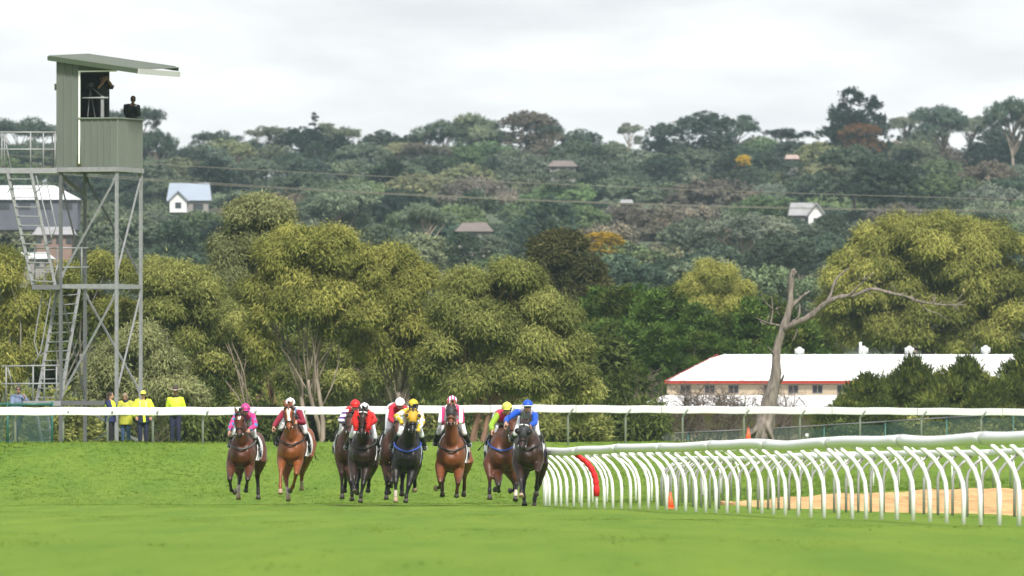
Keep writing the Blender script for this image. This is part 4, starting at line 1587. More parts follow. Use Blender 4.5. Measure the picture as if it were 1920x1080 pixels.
for (x0, y0, dd, n_, ln) in ((1200, 157, -1.2, 3, 40), (1300, 172, -1.2, 3, 45), (1400, 200, -1.2, 4, 50), (1500, 225, -1.2, 4, 45), (1590, 228, -1.2, 4, 40), (1030, 130, -.6, 2, 30), (1170, 115, -1.5, 2, 25), (745, 250, .5, 3, 35), (700, 305, .5, 2, 30), (880, 195, .3, 2, 25), (960, 250, -.7, 3, 35), (842, 90, .1, 2, 18)):
    for i in range(n_):
        a_ = gd.uniform(-2.6, -.3) if gd.random() < .7 else gd.uniform(.2, 1.2)
        l_ = ln * gd.uniform(.5, 1.2)
        x1, y1 = x0 + gd.uniform(-25, 25), y0 + gd.uniform(-4, 4)
        dbranch([(x1, y1, dd), (x1 + l_ * .5 * math.cos(a_) + gd.normal(0, 4), y1 + l_ * .5 * math.sin(a_), dd + gd.normal(0, .2)), (x1 + l_ * math.cos(a_), y1 + l_ * math.sin(a_) + gd.normal(0, 5), dd + gd.normal(0, .3))], 3.5, 1.2, 3)

# ------------------------------------------------------------------ trees on the hill
HILL = leaf_mat('hill_leaf', (.50, .53, .52), (1.0, 1.0, 1.0), (1.75, 1.65, 1.45), use_obj=True, trans=.15)


def hill_proto(kind, seed):
    """a tree about 12 m high with its foot at the origin"""
    g = np.random.default_rng(seed)
    b_ = MB()
    if kind == 'gum':
        lobes = []
        for i in range(17):
            a = g.random() * 2 * math.pi
            r_ = 3.9 * math.sqrt(g.random())
            z = 10.3 - (r_ / 4) ** 2 * 2.2 - abs(g.normal(0, 1.5))
            s_ = g.uniform(.85, 1.7)
            lobes.append([r_ * math.cos(a), r_ * math.sin(a), z, s_ * 1.2, s_ * 1.2, s_ * .62])
        V, R = leaf_cloud(lobes, 15000, .30, .15, .35, g, shell=.2, spray=.2, jit=.3)
        pts = limb(b_, (0, 0, -3), (g.normal(0, .4), 0, 5.5), .32, .2, g, .05, 8, 7)
        for L_ in lobes:
            limb(b_, pts[int(g.integers(5, 9))], L_[:3], .13, .03, g, .1, 5, 5)
    elif kind == 'round':
        lobes = crown_lobes([(0, 0, 6.2, 4.6, 4.4, 4.6)], g, 30, (.28, .46))
        lobes += crown_lobes([(0, 0, 2.8, 4.2, 4.0, 2.6)], g, 12, (.3, .42))
        V, R = leaf_cloud(lobes, 22000, .30, .17, .35, g, shell=.1, spray=.16, jit=.28)
        limb(b_, (0, 0, -3), (0, 0, 6), .3, .15, g, .03, 5, 7)
    elif kind == 'pine':
        lobes = []
        for i in range(30):
            t = g.random()
            a = g.random() * 2 * math.pi
            r_ = (3.6 * (1 - t) ** .55) * math.sqrt(g.random())
            lobes.append([r_ * math.cos(a), r_ * math.sin(a), 3.0 + 8.6 * t, 1.5 * (1.15 - .6 * t), 1.5 * (1.15 - .6 * t), .75])
        V, R = leaf_cloud(lobes, 16000, .32, .15, .0, g, up=.3, shell=.2, spray=.18, jit=.3)
        limb(b_, (0, 0, -3), (0, 0, 10.5), .35, .08, g, .02, 6, 7)
    elif kind == 'umbrella':
        lobes = []
        for i in range(12):
            a = g.random() * 2 * math.pi
            r_ = 4.6 * math.sqrt(g.random())
            s_ = g.uniform(.9, 1.6)
            lobes.append([r_ * math.cos(a), r_ * math.sin(a), 10.6 - (r_ / 4.6) ** 2 * .8 + g.normal(0, .35), s_ * 1.25, s_ * 1.25, s_ * .5])
        for i in range(5):
            a = g.random() * 2 * math.pi
            lobes.append([3.2 * math.cos(a), 3.2 * math.sin(a), g.uniform(6.5, 8.5), 1.2, 1.2, .6])
        V, R = leaf_cloud(lobes, 13000, .30, .15, .2, g, shell=.25, spray=.2, jit=.3)
        pts = limb(b_, (0, 0, -3), (.3, 0, 6.5), .3, .2, g, .05, 8, 7)
        for L_ in lobes:
            limb(b_, pts[int(g.integers(5, 9))], L_[:3], .12, .03, g, .12, 5, 5)
    else:                                            # conical
        lobes = []
        for i in range(36):
            t = g.random()
            a = g.random() * 2 * math.pi
            r_ = 2.2 * (1 - t) * g.uniform(.5, 1) + .1
            lobes.append([r_ * math.cos(a), r_ * math.sin(a), 1 + 11 * t, .9 * (1.2 - t), .9 * (1.2 - t), .8 * (1.2 - t)])
        V, R = leaf_cloud(lobes, 9000, .32, .15, 0, g, up=.4, shell=.2, spray=.16)
        limb(b_, (0, 0, -3), (0, 0, 10), .25, .06, g, .0, 5, 6)
    cr = tri_mesh('crown', V, 3, R, HILL)
    tk = b_.build('trunk', {'gum': BARK_P, 'umbrella': BARK_P}.get(kind, BARK_D), None, True)
    return cr, tk


KINDS = {k: [hill_proto(k, 70 + 10 * i + j) for j in range(n_)] for i, (k, n_) in enumerate((('gum', 3), ('round', 3), ('pine', 2), ('umbrella', 2), ('cone', 1)))}
TONES = {'grey-green': (.150, .185, .130), 'dark green': (.075, .108, .076), 'mid green': (.125, .180, .090), 'brownish': (.165, .148, .120), 'pale olive': (.205, .225, .130), 'yellow': (.52, .36, .035), 'blackish': (.034, .054, .040), 'russet': (.19, .115, .06)}  # tones raised pale and bluish: part of the distance haze is painted in
KN = {'gum': 'open-crowned gum', 'round': 'round leafy tree', 'pine': 'layered pine', 'umbrella': 'flat-topped gum', 'cone': 'conical conifer'}
hill = []          # (px, py_top, D, width scale, height m, kind, tone)
rh = random.Random(77)


def sky_tree(px, yt, wpx, kind, tone, D=1650, hpx=None):
    hill.append((px, yt, D, wpx, hpx or wpx * 1.0, kind, tone))


for a in ((40, 228, 130, 'umbrella', 'dark green'), (-30, 250, 100, 'round', 'dark green'), (110, 262, 90, 'round', 'grey-green'), (180, 258, 80, 'round', 'dark green'), (255, 205, 95, 'umbrella', 'dark green', 1600, 130), (292, 228, 80, 'gum', 'dark green', 1600, 120), (345, 282, 90, 'round', 'brownish'),
          (405, 250, 85, 'umbrella', 'dark green'), (390, 268, 80, 'round', 'blackish'), (470, 262, 90, 'round', 'dark green'), (500, 240, 70, 'umbrella', 'grey-green'), (555, 232, 120, 'round', 'blackish'), (590, 214, 40, 'cone', 'blackish', 1640, 70), (640, 238, 100, 'umbrella', 'grey-green'), (620, 262, 120, 'round', 'dark green'),
          (715, 242, 100, 'round', 'dark green'), (770, 250, 70, 'round', 'blackish'), (835, 212, 110, 'gum', 'dark green'), (895, 205, 120, 'gum', 'grey-green'), (930, 240, 90, 'round', 'dark green'), (990, 204, 130, 'round', 'brownish', 1640, 110), (1030, 222, 80, 'gum', 'dark green'), (1090, 240, 110, 'round', 'dark green'), (1150, 262, 90, 'round', 'grey-green'),
          (1180, 234, 50, 'umbrella', 'grey-green', 1640, 60), (1245, 228, 90, 'round', 'dark green'), (1320, 206, 150, 'round', 'dark green', 1620, 120), (1370, 222, 90, 'umbrella', 'dark green'), (1425, 250, 90, 'round', 'grey-green'), (1474, 244, 80, 'umbrella', 'blackish', 1630, 70), (1540, 262, 80, 'round', 'dark green'), (1595, 178, 130, 'pine', 'blackish', 1600, 140), (1640, 195, 75, 'pine', 'blackish', 1605, 120), (1570, 222, 80, 'pine', 'blackish', 1590),
          (1615, 228, 95, 'round', 'russet', 1570, 80), (1700, 205, 70, 'gum', 'grey-green'), (1770, 184, 130, 'gum', 'dark green', 1620, 110), (1820, 206, 80, 'gum', 'grey-green'), (1730, 235, 110, 'round', 'grey-green'), (1900, 166, 110, 'gum', 'dark green', 1600, 140), (1860, 232, 100, 'round', 'dark green'), (1945, 190, 100, 'gum', 'brownish', 1600)):
    sky_tree(*a)  # skyline crowns lean to darker tones: their backlit shade is painted in
# the slope below, nearer rows lower in the picture
bands = [(1610, 256, 278, 84, 54), (1530, 280, 306, 104, 74), (1410, 312, 342, 118, 86), (1270, 348, 380, 132, 96), (1130, 388, 424, 142, 104), (990, 430, 466, 150, 110), (870, 472, 508, 158, 112)]
tone_w = ['grey-green'] * 7 + ['dark green'] * 5 + ['mid green'] * 3 + ['brownish'] * 2 + ['pale olive'] * 2 + ['blackish'] * 1
for D, y0, y1, wpx, step in bands:
    x = -60 + rh.uniform(0, 40)
    while x < 1985:
        kind = rh.choice(['gum', 'gum', 'round', 'round', 'round', 'round', 'pine'])
        tn = rh.choice(tone_w)
        if kind == 'pine':
            tn = rh.choice(['dark green', 'blackish'])
        w_ = wpx * rh.uniform(.95, 1.9)
        hill.append((x, rh.uniform(y0, y1), D + rh.uniform(-30, 30), w_, w_ * rh.uniform(.7, .95), kind, tn))
        x += step * rh.uniform(.6, 1.25)
for a in ((1127, 432, 90, 'round', 'yellow', 905, 50), (1395, 290, 34, 'round', 'yellow', 1500, 26), (1400, 385, 190, 'gum', 'grey-green', 1060, 130), (620, 320, 190, 'gum', 'grey-green', 1100, 180), (800, 365, 110, 'gum', 'grey-green', 1000, 120), (1600, 268, 150, 'round', 'dark green', 1330, 130), (1660, 300, 170, 'round', 'blackish', 1250, 140), (705, 418, 90, 'round', 'grey-green', 890, 80), (280, 330, 120, 'round', 'dark green', 1020, 110),
          (868, 434, 80, 'round', 'dark green', 940, 70), (912, 436, 80, 'round', 'grey-green', 945, 70), (1058, 316, 80, 'round', 'grey-green', 1380, 60), (372, 392, 90, 'round', 'mid green', 1120, 80), (322, 398, 70, 'round', 'dark green', 1110, 80), (1492, 408, 60, 'round', 'dark green', 1100, 60), (1515, 415, 90, 'round', 'grey-green', 1090, 70), (1176, 384, 60, 'round', 'brownish', 1120, 50), (1560, 395, 70, 'round', 'dark green', 1100, 80), (1485, 300, 50, 'round', 'dark green', 1440, 40), (935, 425, 70, 'gum', 'grey-green', 960, 80), (845, 425, 60, 'round', 'brownish', 960, 60)):
    sky_tree(*a)


def blocks(px, yt, D, w_, h_):
    for x0, x1, y0, y1, Dh in HOUSES:
        if D < Dh + 25 and px + w_ * .47 > x0 and px - w_ * .47 < x1 and yt < y1 - 6 and yt + h_ > y0:
            return True
    return False


keep = [h for h in hill if not blocks(h[0], h[1], h[2], h[3], h[4])]


def zone(px):
    for lim, nm in ((130, 'left of the tower'), (300, 'behind the tower'), (560, 'above the tallest gum'), (820, 'left of centre'), (1100, 'at centre'), (1420, 'right of centre'), (1700, 'above the dead tree')):
        if px < lim:
            return nm
    return 'at the right edge'


def band_name(yt):
    return 'skyline' if yt < 268 else 'upper slope' if yt < 340 else 'middle slope' if yt < 420 else 'lower slope'


grp = {}
for h in sorted(keep, key=lambda q: q[0]):
    grp.setdefault((h[6], h[5], band_name(h[1]), zone(h[0])), []).append(h)
for key, lst in grp.items():
    tn, kind, bn, zn = key
    for i, (px, yt, D, w_, h_, _, _) in enumerate(lst):
        p = P(px, 0, D)
        pr = rh.choice(KINDS[kind])
        sw = w_ * D / F / (7.4 if kind == 'pine' else 9.6 if kind != 'cone' else 4.4)
        top = P(0, yt, D).z
        sh_ = h_ * D / F / 11.5 if kind in ('round', 'cone') else h_ * D / F / 8.5
        lab = '%s %s on the %s %s' % (tn, KN[kind], bn, zn)
        if len(lst) > 1:
            lab += ', %s from left' % (oword(i) if i else 'first')
        c0 = TONES[tn]
        j = rh.uniform(.8, 1.22)
        place(pr, 'hill_tree', (p.x, p.y, top - 11.3 * sh_), (sw, sw, sh_), rh.uniform(0, 6.28), lab, 'tree', 'trees on the wooded hillside',
              (c0[0] * j * rh.uniform(.93, 1.07), c0[1] * j, c0[2] * j * rh.uniform(.9, 1.1)))

for prs in KINDS.values():
    for pr in prs:
        for p in pr:
            if p.name not in USED:
                bpy.data.objects.remove(p)

# ------------------------------------------------------------------ people
SKIN = mat('skin', (.42, .235, .165), .55, .08, 20)
SKIN_D = mat('tanned_skin', (.30, .16, .105), .55, .08, 20)
BLACK = mat('black_leather', (.012, .012, .014), .35, .1, 20)
GLOSS = mat('dark_lens', (.01, .01, .012), .08)
HAIR_D = mat('dark_brown_hair', (.030, .018, .013), .5, .3, 40)
HAIR_B = mat('sandy_grey_hair', (.22, .16, .10), .55, .3, 40)
HAIR_G = mat('short_greying_hair', (.06, .05, .045), .6, .3, 40)
HIVIS = mat('hi_vis_yellow', (.66, .80, .045), .6, .08, 9)
HIVIS_D = mat('worn_yellow_coat', (.42, .42, .045), .65, .12, 6)
NAVY = mat('navy_cloth', (.014, .018, .045), .75, .15, 9)
NAVY_L = mat('navy_fleece', (.016, .024, .085), .8, .15, 9)
JEANS = mat('blue_denim', (.045, .085, .17), .8, .25, 14)
DARKTR = mat('dark_trousers', (.016, .014, .018), .8, .15, 9)
REFLECT = mat('reflective_tape', (.45, .47, .46), .4)
SHIRT_B = mat('blue_grey_shirt', (.15, .20, .31), .75, .12, 12)
SUIT = mat('black_suit', (.008, .009, .011), .7, .1, 9)
FELT = mat('brown_felt', (.055, .042, .036), .85, .2, 9)
BRIM = mat('sunlit_brim', (.46, .38, .32), .8, .2, 9)  # brim lighter than the felt crown: sunlight painted into its colour
CAPY = mat('yellow_cap', (.75, .72, .10), .6)
SHOE = mat('dark_shoe', (.018, .015, .013), .5)


def frame(fd, up=(0, 0, 1)):
    """rotation whose -Y axis looks along fd"""
    y = -norm(fd)
    x = norm(y.cross(Vector(up)))
    z = x.cross(y)
    return Matrix(((x.x, y.x, z.x), (x.y, y.y, z.y), (x.z, y.z, z.z)))


def fingers(b_, w, d, side, k, curl):
    """four bent fingers and a thumb at the end of a palm that starts at wrist w and points along d"""
    d, side = norm(d), norm(side)
    pn = norm(d.cross(side))
    root = w + d * .085 * k
    for i, ln in enumerate((.070, .080, .075, .058)):
        a = root + side * ((i - 1.5) * .020 * k)
        p1 = a + d * (ln * .5 * k) + pn * (.012 * curl * k)
        p2 = p1 + (d * (1 - .75 * curl) + pn * curl) * (ln * .35 * k)
        p3 = p2 + (d * (.6 - 1.2 * curl) + pn * curl) * (ln * .25 * k)
        b_.tube([a - d * .02 * k, p1, p2, p3], [.0098 * k, .009 * k, .0085 * k, .006 * k], 6)
    t0 = w + d * .03 * k - side * .032 * k
    b_.tube([t0, t0 - side * .022 * k + d * .03 * k, t0 - side * .016 * k + d * .06 * k + pn * .02 * k * curl], [.013 * k, .011 * k, .008 * k], 6)


def human(root, J, k, fd, skin, parts, shoes=SHOE, curl=.6, nogloves=True, up=(0, 0, 1), voxel=.017):
    """body in one skin, clothing as children; parts: list of (name, pieces, material, inflate)"""
    S = norm(J['shr'] - J['shl'])
    H = norm(J['hpr'] - J['hpl'])
    R = frame(fd, up)
    mid = (J['shl'] + J['shr']) / 2

    def torso(b_, e, full=True):
        wst = J['hip'].lerp(J['chest'], .5)
        b_.tube([J['hip'] - norm(J['chest'] - J['hip']) * .10 * k, J['hip'], wst, J['chest'], mid.lerp(J['chest'], .25), J['neck']],
                [(.13 * k + e, .09 * k + e), (.165 * k + e, .115 * k + e), (.140 * k + e, .10 * k + e), (.17 * k + e, .12 * k + e), (.165 * k + e, .095 * k + e), (.06 * k + e * .6, .06 * k + e * .6)], 14, side=S)

    def arm(b_, s, e, lo=1.0):
        a, b, c = J['sh' + s], J['el' + s], J['ha' + s]
        c2 = b.lerp(c, lo)
        b_.tube([mid.lerp(a, .6), a, a.lerp(b, .5), b, b.lerp(c2, .45), c2], [.055 * k + e, .058 * k + e, .05 * k + e, .043 * k + e, .042 * k + e, .03 * k + e], 10)

    def leg(b_, s, e, t0=0.0, t1=1.0):
        a, b, c = J['hp' + s], J['kn' + s], J['an' + s]
        if t0 == 0:
            b_.tube([J['hip'].lerp(a, .7), a.lerp(b, .12), a.lerp(b, .5), b, b.lerp(c, .35 * t1), b.lerp(c, t1)], [.10 * k + e, .095 * k + e, .078 * k + e, .056 * k + e, .056 * k + e, .042 * k + e], 12)
        else:
            b_.tube([b.lerp(c, t0), b.lerp(c, t0 + .3 * (1 - t0)), c], [.060 * k + e, .060 * k + e, .045 * k + e], 12)

    def foot(b_, s, e):
        c, t = J['an' + s], J['to' + s]
        b_.tube([c + (c - t) * .25, c, c.lerp(t, .5), t], [(.035 * k + e, .04 * k + e), (.042 * k + e, .045 * k + e), (.045 * k + e, .032 * k + e), (.03 * k + e, .02 * k + e)], 10)

    hc = J['head']
    b_ = MB()
    torso(b_, 0)
    for s in 'lr':
        arm(b_, s, 0)
        leg(b_, s, 0)
        foot(b_, s, 0)
        w = J['ha' + s]
        d = norm(w - J['el' + s]) if ('hd' + s) not in J else norm(J['hd' + s])
        b_.tube([w - d * .02 * k, w + d * .04 * k, w + d * .085 * k], [(.028 * k, .022 * k), (.042 * k, .018 * k), (.04 * k, .015 * k)], 10, side=norm(d.cross(Vector((0, 1, .1)))))
    b_.tube([J['neck'] - (hc - J['neck']) * .2, J['neck'], hc], [.058 * k, .054 * k, .05 * k], 10)
    b_.ball(hc + R @ Vector((0, .012, .03)) * k, (.077 * k, .095 * k, .095 * k), 14, R=R)
    b_.ball(hc + R @ Vector((0, -.022, -.045)) * k, (.058 * k, .068 * k, .075 * k), 12, R=R)
    b_.ball(hc + R @ Vector((0, -.095, -.015)) * k, (.014 * k, .022 * k, .026 * k), 8, R=R)
    for sx in (-1, 1):
        b_.ball(hc + R @ Vector((sx * .078, .015, -.005)) * k, (.012 * k, .02 * k, .032 * k), 8, R=R)
    me = fuse(b_, voxel * k, 2)
    f_ = MB()
    for s, sg in (('l', -1), ('r', 1)):
        w = J['ha' + s]
        d = norm(w - J['el' + s]) if ('hd' + s) not in J else norm(J['hd' + s])
        fingers(f_, w, d, norm(d.cross(Vector((0, 1, .1)))) * sg, k, curl)
    me = merged(me, f_)
    link_mesh('body', me, skin, root, True)
    # face details
    e_ = MB()
    for sx in (-1, 1):
        e_.ball(hc + R @ Vector((sx * .032, -.079, .012)) * k, (.013 * k, .008 * k, .008 * k), 8, R=R)
    e_.build('eyes', mat('eye_dark', (.03, .02, .015), .3), root, True)
    e_ = MB()
    e_.ball(hc + R @ Vector((0, -.088, -.062)) * k, (.025 * k, .008 * k, .008 * k), 8, R=R)
    e_.build('mouth', mat('lips', (.30, .11, .09), .5), root, True)
    for nm, pcs, m, e in parts:
        b_ = MB()
        for q in pcs:
            if q == 'torso':
                torso(b_, e * k)
            elif q[:3] == 'arm':
                arm(b_, q[3], e * k, float(q[4:]) if len(q) > 4 else .97)
            elif q[:3] == 'leg':
                leg(b_, q[3], e * k, 0.0, float(q[4:]) if len(q) > 4 else 1.0)
            elif q[:4] == 'boot':
                leg(b_, q[4], e * k, .22)
                foot(b_, q[4], e * k)
            elif q[:4] == 'foot':
                foot(b_, q[4], e * k)
            elif q == 'seat':
                b_.ball(J['hip'], (.19 * k + e, .17 * k + e, .15 * k + e), 12)
            elif q[:5] == 'skirt':
                L_ = float(q[5:])
                b_.tube([J['hip'].lerp(J['chest'], .6), J['hip'], J['hip'] - Vector((0, 0, L_ * k))], [(.16 * k + e, .12 * k + e), (.175 * k + e, .13 * k + e), (.19 * k + e, .145 * k + e)], 14, side=S)
        if nm in ('boot', 'sleeve', 'shoe'):
            link_mesh(nm, fuse(b_, .015 * k, 1), m, root, True)
        else:
            link_mesh(nm, fuse(b_, .018 * k, 2), m, root, True)
    return R


def shades(root, hc, R, k, name='sunglasses'):
    b_ = MB()
    for sx in (-1, 1):
        b_.ball(hc + R @ Vector((sx * .036, -.088, .012)) * k, (.031 * k, .014 * k, .022 * k), 10, R=R)
        b_.bar(hc + R @ Vector((sx * .066, -.08, .015)) * k, hc + R @ Vector((sx * .086, .01, .015)) * k, .006 * k, .012 * k)
    b_.bar(hc + R @ Vector((-.02, -.095, .016)) * k, hc + R @ Vector((.02, -.095, .016)) * k, .008 * k, .012 * k)
    b_.build(name, GLOSS, root, True)


def short_hair(root, hc, R, k, m):
    b_ = MB()
    b_.ball(hc + R @ Vector((0, .022, .045)) * k, (.086 * k, .098 * k, .092 * k), 14, R=R, lo=-.25)
    b_.ball(hc + R @ Vector((0, .05, .0)) * k, (.08 * k, .07 * k, .085 * k), 12, R=R)
    b_.build('hair', m, root, True)


def stand_pose(px, feet, D, H, yaw=0.0, **kw):
    k = H / 1.75
    base = P(px, feet, D)
    cy, sy = math.cos(yaw), math.sin(yaw)

    def W(x, y, z):
        return base + Vector((x * cy - y * sy, x * sy + y * cy, z)) * k
    d = dict(head=(0, -.02, 1.63), neck=(0, 0, 1.46), chest=(0, 0, 1.25), hip=(0, 0, .95), shl=(-.185, 0, 1.40), shr=(.185, 0, 1.40), ell=(-.25, .03, 1.12), elr=(.25, .03, 1.12),
             hal=(-.25, -.06, .88), har=(.25, -.06, .88), hpl=(-.09, 0, .92), hpr=(.09, 0, .92), knl=(-.1, -.03, .5), knr=(.1, -.03, .5), anl=(-.1, .02, .09), anr=(.1, .02, .09), tol=(-.12, -.15, .035), tor=(.12, -.15, .035))
    d.update(kw)
    return {n: W(*v) for n, v in d.items()}, k, base, Vector((sy, -cy, 0))


def hoop(root, J, k, t, e, m, w=.022, name='reflective_band'):
    """band round the torso at fraction t from hip to chest"""
    S = norm(J['shr'] - J['shl'])
    c = J['hip'].lerp(J['chest'], t)
    b_ = MB()
    b_.tube([c - Vector((0, 0, w)), c + Vector((0, 0, w))], [(.165 * k + e, .118 * k + e)] * 2, 18, side=S)
    b_.build(name, m, root, True)


# dark-haired steward, side on
J, k, base, fd = stand_pose(207, 832, 351.5, 1.62, yaw=1.15, ell=(-.2, -.12, 1.14), elr=(.2, -.12, 1.14), hal=(-.12, -.34, 1.16), har=(.12, -.36, 1.2))
r_ = thing('person', base, 'long dark-haired person side-on in yellow and navy jacket, leftmost of the stewards', 'person', 'stewards behind the outer rail')
R = human(r_, J, k, fd, SKIN, [('trousers', ['legl', 'legr'], DARKTR, .02), ('coat', ['torso', 'skirt.22', 'arml', 'armr'], NAVY_L, .045), ('shoe', ['footl'], SHOE, .01), ('shoe', ['footr'], SHOE, .01)])
b_ = MB(); S = norm(J['shr'] - J['shl']); b_.tube([J['hip'].lerp(J['chest'], .75), J['chest'], (J['shl'] + J['shr']) / 2, J['neck'] + Vector((0, 0, .0))], [(.218 * k, .178 * k), (.232 * k, .186 * k), (.215 * k, .15 * k), (.10 * k, .10 * k)], 14, side=S); b_.build('yellow_yoke', HIVIS, r_, True)
b_ = MB()
b_.ball(J['head'] + R @ Vector((0, .03, .035)) * k, (.092 * k, .105 * k, .10 * k), 14, R=R, lo=-.4)
b_.tube([J['head'] + R @ Vector((0, .06, .03)) * k, J['head'] + R @ Vector((0, .10, -.12)) * k, J['head'] + R @ Vector((0, .15, -.28)) * k, J['head'] + R @ Vector((0, .19, -.42)) * k], [(.085 * k, .07 * k), (.09 * k, .06 * k), (.09 * k, .045 * k), (.05 * k, .02 * k)], 10)
b_.build('hair', HAIR_D, r_, True)

# sandy-haired steward looking down
J, k, base, fd = stand_pose(236, 832, 352.0, 1.60, yaw=-.25, head=(-.02, -.05, 1.61), ell=(-.24, -.05, 1.13), elr=(.24, -.06, 1.13), hal=(-.05, -.27, 1.17), har=(.12, -.28, 1.2))
r_ = thing('person', base, 'sandy-haired person in long yellow coat and jeans looking down', 'person', 'stewards behind the outer rail')
R = human(r_, J, k, fd + Vector((0, 0, -.45)), SKIN, [('jeans', ['legl', 'legr'], JEANS, .022), ('coat', ['torso', 'skirt.30', 'arml', 'armr'], HIVIS_D, .05), ('shoe', ['footl'], SHOE, .01), ('shoe', ['footr'], SHOE, .01)])
b_ = MB(); b_.tube([J['neck'] - Vector((0, 0, .05)), J['neck'] + Vector((0, 0, .05))], [.12 * k, .085 * k], 12); b_.build('collar', NAVY, r_, True)
b_ = MB()
b_.ball(J['head'] + R @ Vector((0, .022, .04)) * k, (.092 * k, .10 * k, .095 * k), 14, R=R, lo=-.3)
for sx in (-1, 1):
    b_.tube([J['head'] + R @ Vector((sx * .07, .02, .06)) * k, J['head'] + R @ Vector((sx * .088, .0, -.04)) * k, J['head'] + R @ Vector((sx * .075, .01, -.15)) * k], [.03 * k, .035 * k, .018 * k], 8)
b_.tube([J['head'] + R @ Vector((0, .07, .05)) * k, J['head'] + R @ Vector((0, .09, -.14)) * k], [.075 * k, .06 * k], 10)
b_.build('hair', HAIR_B, r_, True)
b_ = MB(); b_.tube([J['har'] + Vector((-.03, -.06, .0)), J['har'] + Vector((.08, -.05, .02))], .045 * k, 10)
tag(b_.build('binoculars', BLACK, None, True), 'black binoculars held by the sandy-haired person', 'binoculars')

# steward in yellow cap
J, k, base, fd = stand_pose(268.5, 832, 351.3, 1.64, yaw=.0, ell=(-.31, -.02, 1.14), elr=(.31, -.02, 1.14), hal=(-.23, -.16, .90), har=(.27, -.14, .90), knl=(-.11, -.03, .5), knr=(.11, -.03, .5))
r_ = thing('person', base, 'stout person in yellow cap, sunglasses and hi-vis jacket with grey bands', 'person', 'stewards behind the outer rail')
R = human(r_, J, k * 1.0, fd, SKIN, [('trousers', ['legl', 'legr'], NAVY, .03), ('coat_tail', ['skirt.26'], NAVY, .055), ('coat', ['torso', 'arml', 'armr'], HIVIS, .062), ('shoe', ['footl'], SHOE, .01), ('shoe', ['footr'], SHOE, .01)])
hoop(r_, J, k, .22, .066, REFLECT)
b_ = MB()
for sx in (-.10, .10):
    b_.bar(J['chest'] + Vector((sx, -.19, -.12)), J['chest'] + Vector((sx * .95, -.165, .17)), .035, .012)
b_.build('reflective_band', REFLECT, r_)
b_ = MB(); b_.bar(J['hip'] + Vector((.03, -.205, .06)), J['hip'] + Vector((.05, -.21, -.21)), .075, .012, up=(0, 1, 0)); b_.build('belt_tail', HIVIS, r_)
b_ = MB(); b_.ball(J['head'] + R @ Vector((0, .012, .055)) * k, (.094 * k, .108 * k, .10 * k), 14, R=R, lo=-.15); b_.ball(J['head'] + R @ Vector((0, -.11, .045)) * k, (.07 * k, .075 * k, .014 * k), 12, R=R); b_.build('cap', CAPY, r_, True)
shades(r_, J['head'], R, k)

# steward in brimmed hat
J, k, base, fd = stand_pose(329, 832, 351.0, 1.74, yaw=-.1, ell=(-.26, .10, 1.12), elr=(.26, .10, 1.12), hal=(-.10, .20, .95), har=(.10, .20, .95))
r_ = thing('person', base, 'tall person in brown brimmed hat, yellow shirt and navy trousers', 'person', 'stewards behind the outer rail')
R = human(r_, J, k, fd + Vector((0, 0, -.2)), SKIN_D, [('trousers', ['legl', 'legr', 'seat'], NAVY, .022), ('shirt', ['torso', 'arml', 'armr'], HIVIS, .035), ('shoe', ['footl'], SHOE, .01), ('shoe', ['footr'], SHOE, .01)])
b_ = MB(); b_.tube([J['neck'] - Vector((0, 0, .03)), J['neck'] + Vector((0, 0, .05))], [.085 * k, .068 * k], 12); b_.build('collar', NAVY, r_, True)
short_hair(r_, J['head'], R, k, HAIR_G)
hc = J['head'] + Vector((0, 0, .07 * k))
b_ = MB(); b_.tube([hc, hc + Vector((0, 0, .07)), hc + Vector((0, 0, .13)), hc + Vector((0, 0, .14))], [(.098, .112), (.092, .105), (.075, .09), (.05, .06)], 16); b_.build('hat_crown', FELT, r_, True)
b_ = MB()
vs, fs = [], []
for i in range(24):
    a = 2 * math.pi * i / 24
    for rr_, dz in ((.095, 0), (.15, -.012), (.225, .055 * abs(math.cos(a)) - .03), (.225, .068 * abs(math.cos(a)) - .014), (.15, .0), (.095, .012)):
        vs.append(hc + Vector((rr_ * math.cos(a), rr_ * 1.05 * math.sin(a), dz)))
for i in range(24):
    for j in range(5):
        fs.append((i * 6 + j, i * 6 + j + 1, (i + 1) % 24 * 6 + j + 1, (i + 1) % 24 * 6 + j))
b_.add(vs, fs); b_.build('hat_brim', BRIM, r_, True)

# man with sunglasses behind the wire panel
J, k, base, fd = stand_pose(34, 829, 355.2, 1.80, yaw=.55, head=(-.03, -.08, 1.62), ell=(-.26, -.10, 1.14), elr=(.24, -.18, 1.22), hal=(-.24, -.16, .92), har=(.02, -.30, 1.46), knl=(-.10, -.20, .52), knr=(.1, .12, .52), anl=(-.1, -.05, .1), anr=(.1, .42, .14), tol=(-.1, -.22, .04), tor=(.1, .30, .05), hdr=(-.3, .35, .8))
r_ = thing('person', base, 'dark-haired person with sunglasses and blue-grey shirt, hand at mouth, left edge', 'person')
R = human(r_, J, k, Vector((-.15, -1, -.1)), SKIN, [('trousers', ['legl', 'legr', 'seat'], NAVY, .022), ('shirt', ['torso', 'skirt.08', 'arml.9', 'armr.55'], SHIRT_B, .035), ('shoe', ['footl'], SHOE, .01), ('shoe', ['footr'], SHOE, .01)])
short_hair(r_, J['head'], R, k, HAIR_G)
shades(r_, J['head'], R, k)

